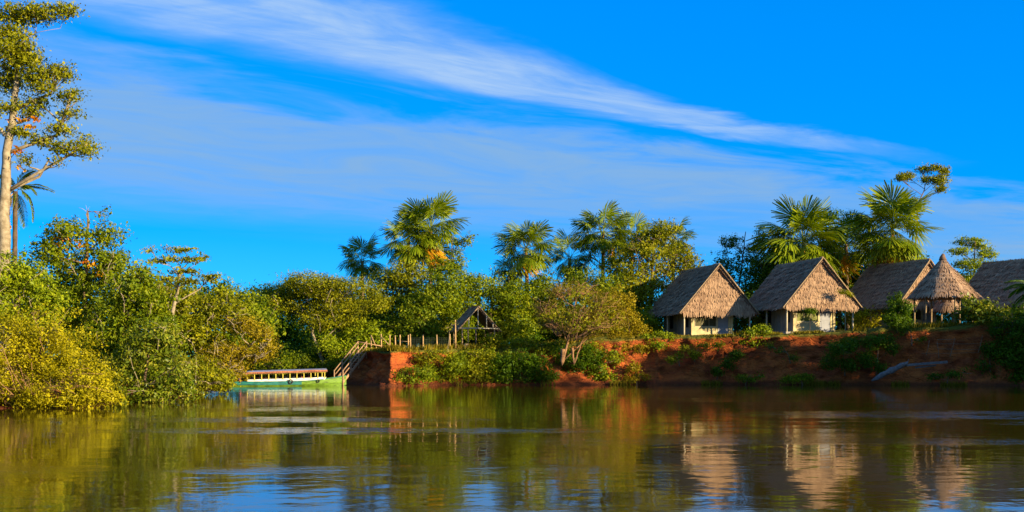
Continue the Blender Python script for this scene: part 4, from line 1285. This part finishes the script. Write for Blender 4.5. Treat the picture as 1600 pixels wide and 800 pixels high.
plant('yellow_tree', 'yellowing tree growing close to the shaded roof of a hut', 'tree', 985, 97.5, [(965, 470, 22, 22), (985, 500, 20, 22), (970, 530, 24, 16), (1000, 520, 14, 16), (955, 500, 20, 20)], 'lf_gold', .2, 'bark', .1, cover=1.7, clump=.4)
plant('round_tree', 'big bushy tree with palm heads poking out behind it', 'tree', 1015, 109, [(1035, 362, 26, 14), (1058, 395, 30, 20), (1000, 402, 40, 22), (962, 416, 30, 18), (1042, 425, 42, 26), (985, 445, 40, 28), (1080, 415, 16, 14), (1020, 465, 50, 30), (1010, 375, 30, 14)], 'lf_olive', .29, 'bark', .26, cover=2.0, clump=.6, stems=10, stem_mat='bark', stem_r=.045)
plant('round_tree', 'mid green tree behind the crown of the twiggy brown tree', 'tree', 900, 107, [(880, 432, 36, 14), (920, 440, 36, 18), (850, 450, 30, 18), (950, 455, 36, 24), (900, 480, 56, 36), (850, 490, 40, 34), (960, 500, 40, 34)], 'lf_green', .28, 'bark', .22, cover=1.9, clump=.58)
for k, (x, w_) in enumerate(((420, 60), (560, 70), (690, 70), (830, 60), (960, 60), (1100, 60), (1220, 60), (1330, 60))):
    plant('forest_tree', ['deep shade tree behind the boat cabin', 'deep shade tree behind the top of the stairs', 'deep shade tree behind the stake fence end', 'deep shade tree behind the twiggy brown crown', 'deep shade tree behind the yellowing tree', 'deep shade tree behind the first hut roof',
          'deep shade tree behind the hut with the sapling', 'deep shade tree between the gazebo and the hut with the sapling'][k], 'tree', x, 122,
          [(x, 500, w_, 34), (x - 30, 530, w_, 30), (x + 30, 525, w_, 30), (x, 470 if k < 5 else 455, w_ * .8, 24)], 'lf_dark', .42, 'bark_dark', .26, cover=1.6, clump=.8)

# fan palms
palm('short fan palm showing above the spreading tree', 566, 566, 406, 116, 36, 15, 1, 41)
palm('tall fan palm of the close pair, its crown highest of the middle trees', 668, 672, 354, 112, 52, 22, 7, 42, .3)
palm('shorter fan palm leaning out of the close pair, with hanging dead leaves', 652, 638, 372, 111, 44, 16, 5, 43, -.3)
palm('lone fan palm with a bare orange trunk against the sky', 826, 822, 386, 110, 46, 20, 1, 44, bark='bark_red')
palm('dark low fan palm between the lone palm and the high palm clump', 893, 890, 402, 114, 40, 15, 1, 45)
palm('high fan palm standing over the dark low palm', 942, 942, 362, 114, 46, 18, 1, 46)
palm('fan palm half buried in the top of the big bushy tree', 985, 988, 375, 116, 38, 13, 0, 47)
palm('fan palm peeping out past the hut end of the big bushy tree', 1052, 1052, 372, 116, 34, 12, 0, 48)
palm('large fan palm spreading over the hut with the sapling', 1254, 1256, 376, 110, 66, 26, 4, 49)
palm('shaded fan palm squeezed behind the two large palms', 1325, 1322, 380, 116, 46, 14, 2, 50)
palm('large fan palm spreading over the gap before the round gazebo', 1392, 1394, 358, 109, 64, 26, 6, 51)
palm('low fan palm behind the tall crown of the twiggy brown tree', 800, 800, 425, 112, 28, 10, 1, 52)

# ------------------------------------------------------------------ trees round the huts
plant('slim_tree', 'slim dark tree with see-through crown behind the first hut', 'tree', 1148, 117, [(1140, 378, 17, 14), (1168, 402, 20, 24), (1132, 408, 16, 22), (1190, 362, 8, 10), (1185, 385, 14, 16), (1150, 440, 28, 26), (1190, 420, 22, 22)], 'lf_dark', .27, 'bark_dark', .14, cover=1.2, clump=.42, nt=6)
plant('dark_tree', 'dense dark tree in the gap between the two lit gables', 'tree', 1195, 113, [(1195, 430, 34, 30), (1180, 465, 34, 26), (1220, 400, 26, 24), (1165, 480, 30, 26)], 'lf_dark', .3, 'bark_dark', .2, cover=2.0, clump=.55)
plant('dark_tree', 'dark tree mass under the large palm over the hut with the sapling', 'tree', 1245, 118, [(1240, 405, 38, 30), (1272, 425, 36, 28), (1212, 435, 30, 26), (1250, 450, 44, 24)], 'lf_dark', .3, 'bark_dark', .2, cover=1.9, clump=.55)
plant('dark_tree', 'dark tree mass under the large palm before the round gazebo', 'tree', 1395, 117, [(1390, 405, 36, 30), (1420, 425, 32, 28), (1365, 435, 28, 26), (1395, 450, 40, 22)], 'lf_dark', .3, 'bark_dark', .2, cover=1.9, clump=.55)
plant('dark_tree', 'dark tree topping out between the two large fan palms', 'tree', 1310, 118, [(1300, 338, 14, 12), (1318, 365, 20, 20), (1300, 400, 30, 26), (1335, 420, 30, 34), (1345, 460, 34, 26), (1318, 440, 30, 30)], 'lf_dark', .3, 'bark_dark', .2, cover=1.7, clump=.5)
plant('lone_tree', 'small lone crown on a thin bare stem above the fan palm', 'tree', 1432, 114, [(1418, 274, 14, 6), (1408, 278, 10, 5), (1446, 262, 15, 7), (1466, 282, 15, 9), (1476, 268, 9, 7), (1450, 280, 14, 7), (1462, 262, 10, 5), (1470, 296, 9, 6), (1430, 314, 7, 4)], 'lf_olive', .24, 'bark', .11,
      [(1432, 500), (1430, 400), (1434, 320), (1443, 300), (1448, 282)], cover=2.6, clump=.36, per=10, nt=4, shell=.2)
plant('tiered_tree', 'light green tiered tree behind the point of the round gazebo', 'tree', 1520, 111, [(1516, 377, 22, 7), (1498, 392, 20, 7), (1538, 398, 17, 7), (1514, 414, 28, 10), (1508, 438, 30, 14), (1545, 412, 12, 6), (1530, 440, 26, 18), (1530, 385, 16, 5)], 'lf_bright', .25, 'bark', .15, cover=2.2, clump=.42, flat=.4)
plant('leafy_bush', 'sunlit bush in the gap under the eaves of the two lit gables', 'bush', 1172, 104, [(1172, 505, 22, 20), (1195, 500, 16, 18), (1165, 485, 16, 14)], 'lf_bright', .25, 'bark', .07, cover=1.9, clump=.42)
plant('leafy_bush', 'yellow-green bush in the gap behind the far post of the hut with the sapling', 'bush', 1345, 104, [(1342, 500, 16, 18), (1330, 492, 14, 16), (1360, 500, 14, 18)], 'lf_yellow', .25, 'bark', .07, cover=1.9, clump=.42)
plant('leafy_bush', 'pale green bush left of the first hut under its eave', 'bush', 1005, 103, [(1005, 505, 20, 22), (985, 500, 20, 26), (1022, 512, 12, 14)], 'lf_green', .24, 'bark', .08, cover=1.9, clump=.42)
plant('leafy_bush', 'green bush seen through the open sides of the gazebo', 'bush', 1492, 109, [(1480, 502, 22, 18), (1505, 498, 20, 20), (1462, 500, 16, 18), (1525, 490, 18, 20)], 'lf_green', .26, 'bark', .07, cover=2.2, clump=.42)
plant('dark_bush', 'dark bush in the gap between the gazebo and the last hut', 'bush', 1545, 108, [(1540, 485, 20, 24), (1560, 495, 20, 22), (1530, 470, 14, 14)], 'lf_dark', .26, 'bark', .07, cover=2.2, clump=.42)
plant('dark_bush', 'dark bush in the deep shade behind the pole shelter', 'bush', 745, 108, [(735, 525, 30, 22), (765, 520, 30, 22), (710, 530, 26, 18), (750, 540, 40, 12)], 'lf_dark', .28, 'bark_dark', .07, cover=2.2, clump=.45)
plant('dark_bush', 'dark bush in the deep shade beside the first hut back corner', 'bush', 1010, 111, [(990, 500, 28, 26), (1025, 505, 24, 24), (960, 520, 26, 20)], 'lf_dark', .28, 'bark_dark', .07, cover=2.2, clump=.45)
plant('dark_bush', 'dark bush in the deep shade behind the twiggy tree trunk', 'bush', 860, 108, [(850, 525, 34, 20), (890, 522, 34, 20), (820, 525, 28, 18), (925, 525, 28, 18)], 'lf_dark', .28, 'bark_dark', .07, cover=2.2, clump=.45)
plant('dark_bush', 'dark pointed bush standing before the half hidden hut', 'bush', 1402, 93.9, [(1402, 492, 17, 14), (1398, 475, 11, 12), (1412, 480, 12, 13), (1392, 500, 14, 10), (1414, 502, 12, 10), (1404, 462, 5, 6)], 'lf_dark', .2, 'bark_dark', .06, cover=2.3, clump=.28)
plant('sapling', 'thin sapling with a dark tuft of leaves before the window with a painted olive reflection', 'sapling', 1265, 96.6, [(1265, 487, 9, 5), (1259, 484, 6, 3), (1271, 485, 6, 3)], 'lf_dark', .16, 'bark_dark', .03, [(1265, 521), (1265.5, 505), (1265, 487)], cover=1.8, clump=.22, per=8, nt=2, twig=.012)
plant('sapling', 'thin pale sapling before the corner post of the hut with the sapling', 'sapling', 1322, 96.3, [(1322, 458, 8, 4), (1316, 456, 6, 3), (1328, 461, 5, 3)], 'lf_olive', .16, 'bark_pale', .035, [(1321, 518), (1321.5, 490), (1322, 460)], cover=1.6, clump=.22, per=8, nt=2, twig=.012)
plant('broadleaf_plant', 'broad-leaved plants spreading beside the gazebo deck', 'plant', 1530, 92.8, [(1522, 486, 22, 14), (1545, 478, 16, 12), (1505, 492, 14, 10), (1560, 492, 18, 14), (1535, 500, 30, 10), (1512, 470, 10, 8)], 'lf_broad', .42, 'bark', .05, cover=2.0, clump=.4, aspect=.45, per=8)
plant('dark_bush', 'large dark bush overhanging the bank at the picture edge', 'bush', 1582, 90.6, [(1582, 525, 26, 26), (1600, 500, 26, 26), (1572, 560, 20, 22), (1605, 560, 26, 34), (1560, 510, 12, 14), (1590, 590, 20, 10)], 'lf_dark', .22, 'bark_dark', .08, cover=2.2, clump=.4)
palm('feather palm with shade put into its leaf colour, whose fronds hang in before the last hut', 1640, 1624, 455, 84, 48, n=9, dead=0, seed=61, pin=True, group=None, trunk_r=.13, bark='bark_dark', els=[.9, .75, .5, .45, .3, .2, .1, 0, -.1], azs=[3.0, 2.2, 3.6, 3.3, 1.5, 4.4, 5.3, .4, 2.75], pins=PIN_SHADED)

# ------------------------------------------------------------------ bushes along the bank
SL = 'bushes along the clay bank'
bushes = [
    ('leafy bush at the foot of the lit clay corner', 645, 90.2, [(640, 586, 24, 12), (662, 582, 20, 16), (625, 592, 12, 7)], 'lf_green', .2),
    ('bush on the slope below the stake fence end', 690, 92.8, [(690, 578, 26, 18), (712, 570, 24, 18), (700, 592, 30, 10), (672, 592, 18, 8)], 'lf_green', .21),
    ('olive bush on the slope straight below the pole shelter', 742, 93.2, [(735, 572, 26, 18), (760, 580, 24, 16), (745, 592, 30, 9), (748, 556, 26, 10)], 'lf_olive', .2),
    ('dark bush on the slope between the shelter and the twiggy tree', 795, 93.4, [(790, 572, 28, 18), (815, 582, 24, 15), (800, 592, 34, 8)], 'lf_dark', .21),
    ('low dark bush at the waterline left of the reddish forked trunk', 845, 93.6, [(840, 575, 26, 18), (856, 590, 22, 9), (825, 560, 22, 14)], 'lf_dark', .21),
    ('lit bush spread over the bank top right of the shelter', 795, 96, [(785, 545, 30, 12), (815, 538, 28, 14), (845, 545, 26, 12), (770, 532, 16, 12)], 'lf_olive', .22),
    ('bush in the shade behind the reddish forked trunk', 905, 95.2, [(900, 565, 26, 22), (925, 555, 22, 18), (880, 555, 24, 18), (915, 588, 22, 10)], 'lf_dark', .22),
    ('broad-leaved bush at the waterline under the yellowing tree', 940, 94.3, [(935, 572, 16, 14), (950, 590, 18, 9), (958, 560, 14, 14), (925, 590, 14, 8)], 'lf_green', .24),
    ('golden bush on the bank edge where the bare clay begins', 975, 96.3, [(972, 545, 20, 12), (990, 538, 16, 10), (962, 560, 14, 14), (1000, 545, 14, 8)], 'lf_gold', .2),
    ('low leafy plants along the bank edge left of the first hut', 1022, 96.2, [(1015, 528, 16, 7), (1035, 524, 14, 7), (1050, 527, 12, 5), (1028, 540, 16, 6)], 'lf_bright', .22),
    ('bright bush on the bank edge between the two lit gables', 1175, 95.9, [(1172, 522, 16, 10), (1190, 518, 14, 9), (1160, 530, 12, 7), (1180, 536, 14, 7)], 'lf_bright', .22),
    ('creeper hanging down the clay below the first hut', 1085, 94.9, [(1068, 545, 8, 7), (1085, 552, 10, 8), (1100, 540, 12, 6), (1120, 538, 10, 5)], 'lf_olive', .2),
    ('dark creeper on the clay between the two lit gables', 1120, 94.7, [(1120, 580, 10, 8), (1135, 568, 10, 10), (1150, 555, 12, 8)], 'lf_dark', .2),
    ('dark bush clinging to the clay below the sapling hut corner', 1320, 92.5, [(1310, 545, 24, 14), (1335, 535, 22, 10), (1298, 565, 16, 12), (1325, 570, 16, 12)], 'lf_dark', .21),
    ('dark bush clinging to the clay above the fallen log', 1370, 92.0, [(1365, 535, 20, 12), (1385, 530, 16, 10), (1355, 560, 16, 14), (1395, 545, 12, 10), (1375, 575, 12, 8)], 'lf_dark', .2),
    ('low dark bush at the waterline near the sapling hut', 1255, 93.6, [(1240, 592, 14, 6), (1262, 590, 16, 7), (1225, 594, 10, 4)], 'lf_green', .18),
    ('small plants on the mud below the stick barrier', 1480, 90.0, [(1465, 588, 12, 5), (1490, 585, 14, 6), (1510, 580, 10, 6)], 'lf_dark', .18),
    ('olive bush covering the slope right of the lit clay corner', 668, 92.2, [(668, 560, 20, 12), (655, 572, 16, 12), (690, 556, 18, 9)], 'lf_olive', .2),
    ('sunlit bush on the brow of the slope before the shelter posts', 722, 95.0, [(712, 556, 18, 9), (735, 552, 18, 8), (758, 548, 16, 8)], 'lf_bright', .2),
    ('deep green bush on the slope under the lit brow bushes', 775, 94.6, [(775, 562, 24, 12), (800, 558, 24, 12), (760, 570, 20, 12)], 'lf_green', .21),
    ('green bush on the brow behind the reddish forked trunk', 858, 96.2, [(850, 552, 24, 14), (875, 545, 24, 14), (835, 560, 18, 12)], 'lf_green', .22),
    ('leafy bush on the brow under the twiggy crown right side', 930, 97, [(925, 545, 22, 14), (948, 540, 20, 14), (908, 548, 18, 12)], 'lf_olive', .22),
    ('small leafy bush halfway down the clay below the first hut window', 1062, 94.6, [(1050, 562, 7, 5), (1062, 556, 6, 6)], 'lf_green', .18),
    ('creeper trailing down the clay below the sapling hut door', 1235, 93.9, [(1222, 548, 12, 5), (1240, 556, 10, 7), (1205, 540, 10, 4)], 'lf_dark', .18),
    ('weeds on the clay foot below the gap between the lit gables', 1165, 94.0, [(1158, 590, 10, 5), (1175, 592, 12, 4), (1188, 585, 7, 5)], 'lf_green', .17),
    ('bush on the clay foot right of the yellowing tree', 995, 94.2, [(990, 575, 10, 10), (1004, 588, 12, 6), (985, 592, 12, 5)], 'lf_gold', .2),
    ('dark shrub on the clay beside the stick barrier', 1548, 91.2, [(1545, 545, 12, 12), (1540, 572, 14, 10), (1555, 590, 14, 7)], 'lf_dark', .2),
    ('dark bush under the gazebo deck edge', 1425, 92.6, [(1420, 520, 14, 8), (1436, 528, 10, 7), (1410, 512, 12, 7)], 'lf_dark', .18),
]
for (lb, x, Y, lobes, mt, lf) in bushes:
    plant('bank_bush', lb, 'bush', x, Y, lobes, mt, lf, 'bark', .05, cover=1.9, clump=.32, per=10, group=SL, nt=3, zb=W(x, max(l[1] + l[3] for l in lobes), Y)[2])
plant('bare_sapling', 'leaning bare-stemmed sapling on the slope left of the pole shelter', 'sapling', 702, 94.2, [(700, 512, 8, 4), (708, 505, 6, 3)], 'lf_olive', .18, 'bark_pale', .04, [(698, 578), (700, 550), (702, 512)], cover=1.0, clump=.25, per=6, nt=2)

# trees of the next bend of the right bank: their long shadows fall on the clay below the huts
for k, (x, y, h, w_) in enumerate(((62, 81, 7.5, 3.6), (65, 76, 8.9, 3.8), (67, 71, 11.3, 4), (69, 66, 13.1, 4.2), (70, 61, 14.8, 4.4), (71.5, 56, 16.2, 4.6), (72.5, 51, 17.0, 4.8), (73, 46, 17.6, 4.8), (64, 87, 7.6, 4))):
    _seed[0] += 7
    g = random.Random(k + 900)
    lobes = [(g.uniform(-.5, .5) * w_, g.uniform(-.6, .6) * w_, h * t, w_ * .62, w_ * .62, h * .16) for t in (.35, .45, .55, .65, .75, .84, .55, .7)]
    V, Fc, T, tops = leaf_cloud(lobes, .5, .5, 2.2, .8, 14, .6, _seed[0])
    o = thing('bend_tree', 'tall tree on the next bend of the bank, beyond the picture edge', 'tree', (x, y, 3.0), group='trees on the next bend of the bank')
    wood([(0, 0, -.4), (0, 0, h * .4), (.2, 0, h * .85)], .28, lobes, tops, _seed[0]).build('trunk', M['bark'], o)
    np_obj('crown', V, Fc, M['lf_green'], o, T)


# ------------------------------------------------------------------ grass and ground cover
def grass():
    g = np.random.default_rng(77); q = RBQ
    sel = np.where((q[:, 0] > -16) & (q[:, 0] < 50) & (q[:, 1] > 80))[0]
    t = np.gradient(q[:, :2], axis=0); t /= np.linalg.norm(t, axis=1)[:, None]
    m = 17000
    i = g.choice(sel, m)
    soft = q[i, 3]
    d0 = 1.15 * (1 - soft) + 4.3 * soft
    d = d0 + np.abs(g.normal(0, 1.0, m)) * 1.3
    edge = g.random(m) < .25
    d[edge] = d0[edge] + g.normal(-.05, .12, edge.sum())
    x = q[i, 0] - t[i, 1] * d + g.normal(0, .2, m); y = q[i, 1] + t[i, 0] * d + g.normal(0, .2, m)
    keep = vnoise(np.stack([x * .5, y * .5, 0 * x], 1), 5) > .3
    x, y, i = x[keep], y[keep], i[keep]; m = len(x)
    z = q[i, 2] - .12
    h = g.uniform(.1, .32, m) * (1 + .8 * (vnoise(np.stack([x * .3, y * .3, 0 * x + 9], 1), 8) > .6))
    a = g.uniform(0, 6.28, m); w = .035
    P = np.stack([x, y, z], 1); sd = np.stack([np.cos(a), np.sin(a), 0 * a], 1) * w
    ln = np.stack([g.normal(0, .35, m), g.normal(-.15, .35, m), np.ones(m)], 1) * h[:, None]
    md = P + ln * np.array([.4, .4, .6])
    V = np.stack([P - sd, P + sd, md + sd * .8, md - sd * .8, md - sd * .8, md + sd * .8, P + ln + sd * .1, P + ln - sd * .1], 1).reshape(-1, 3)
    T = np.repeat(np.clip(g.normal(.5, .2, m), 0, 1), 2)
    o = np_obj('grass', V, np.arange(m * 8).reshape(-1, 4), M['grass'], tint=T)
    tag(o, 'short sunlit grass along the top edge of the clay bank', 'grass', kind='stuff')
    # reeds and weeds at the water's edge and on the face of the clay
    m = 9000
    i = g.choice(np.where((q[:, 0] > -8) & (q[:, 0] < 46) & (q[:, 1] > 84))[0], m)
    x = q[i, 0] - t[i, 1] * g.uniform(.0, .5, m); y = q[i, 1] - g.uniform(0, .8, m)
    keep = vnoise(np.stack([x * .7, y * .1, 0 * x], 1), 15) > .66
    x, y, i = x[keep], y[keep], i[keep]; m = len(x)
    h = g.uniform(.15, .55, m); a = g.uniform(0, 6.28, m)
    P = np.stack([x, y, 0 * x - .05], 1); sd = np.stack([np.cos(a), np.sin(a), 0 * a], 1) * .03
    ln = np.stack([g.normal(0, .3, m), g.normal(-.15, .3, m), np.ones(m)], 1) * h[:, None]
    V = np.stack([P - sd, P + sd, P + ln + sd * .1, P + ln - sd * .1], 1).reshape(-1, 3)
    o = np_obj('reeds', V, np.arange(m * 4).reshape(-1, 4), M['grass'], tint=np.clip(g.normal(.5, .2, m), 0, 1))
    tag(o, 'thin reeds standing in patches along the waterline', 'reeds', kind='stuff')


grass()
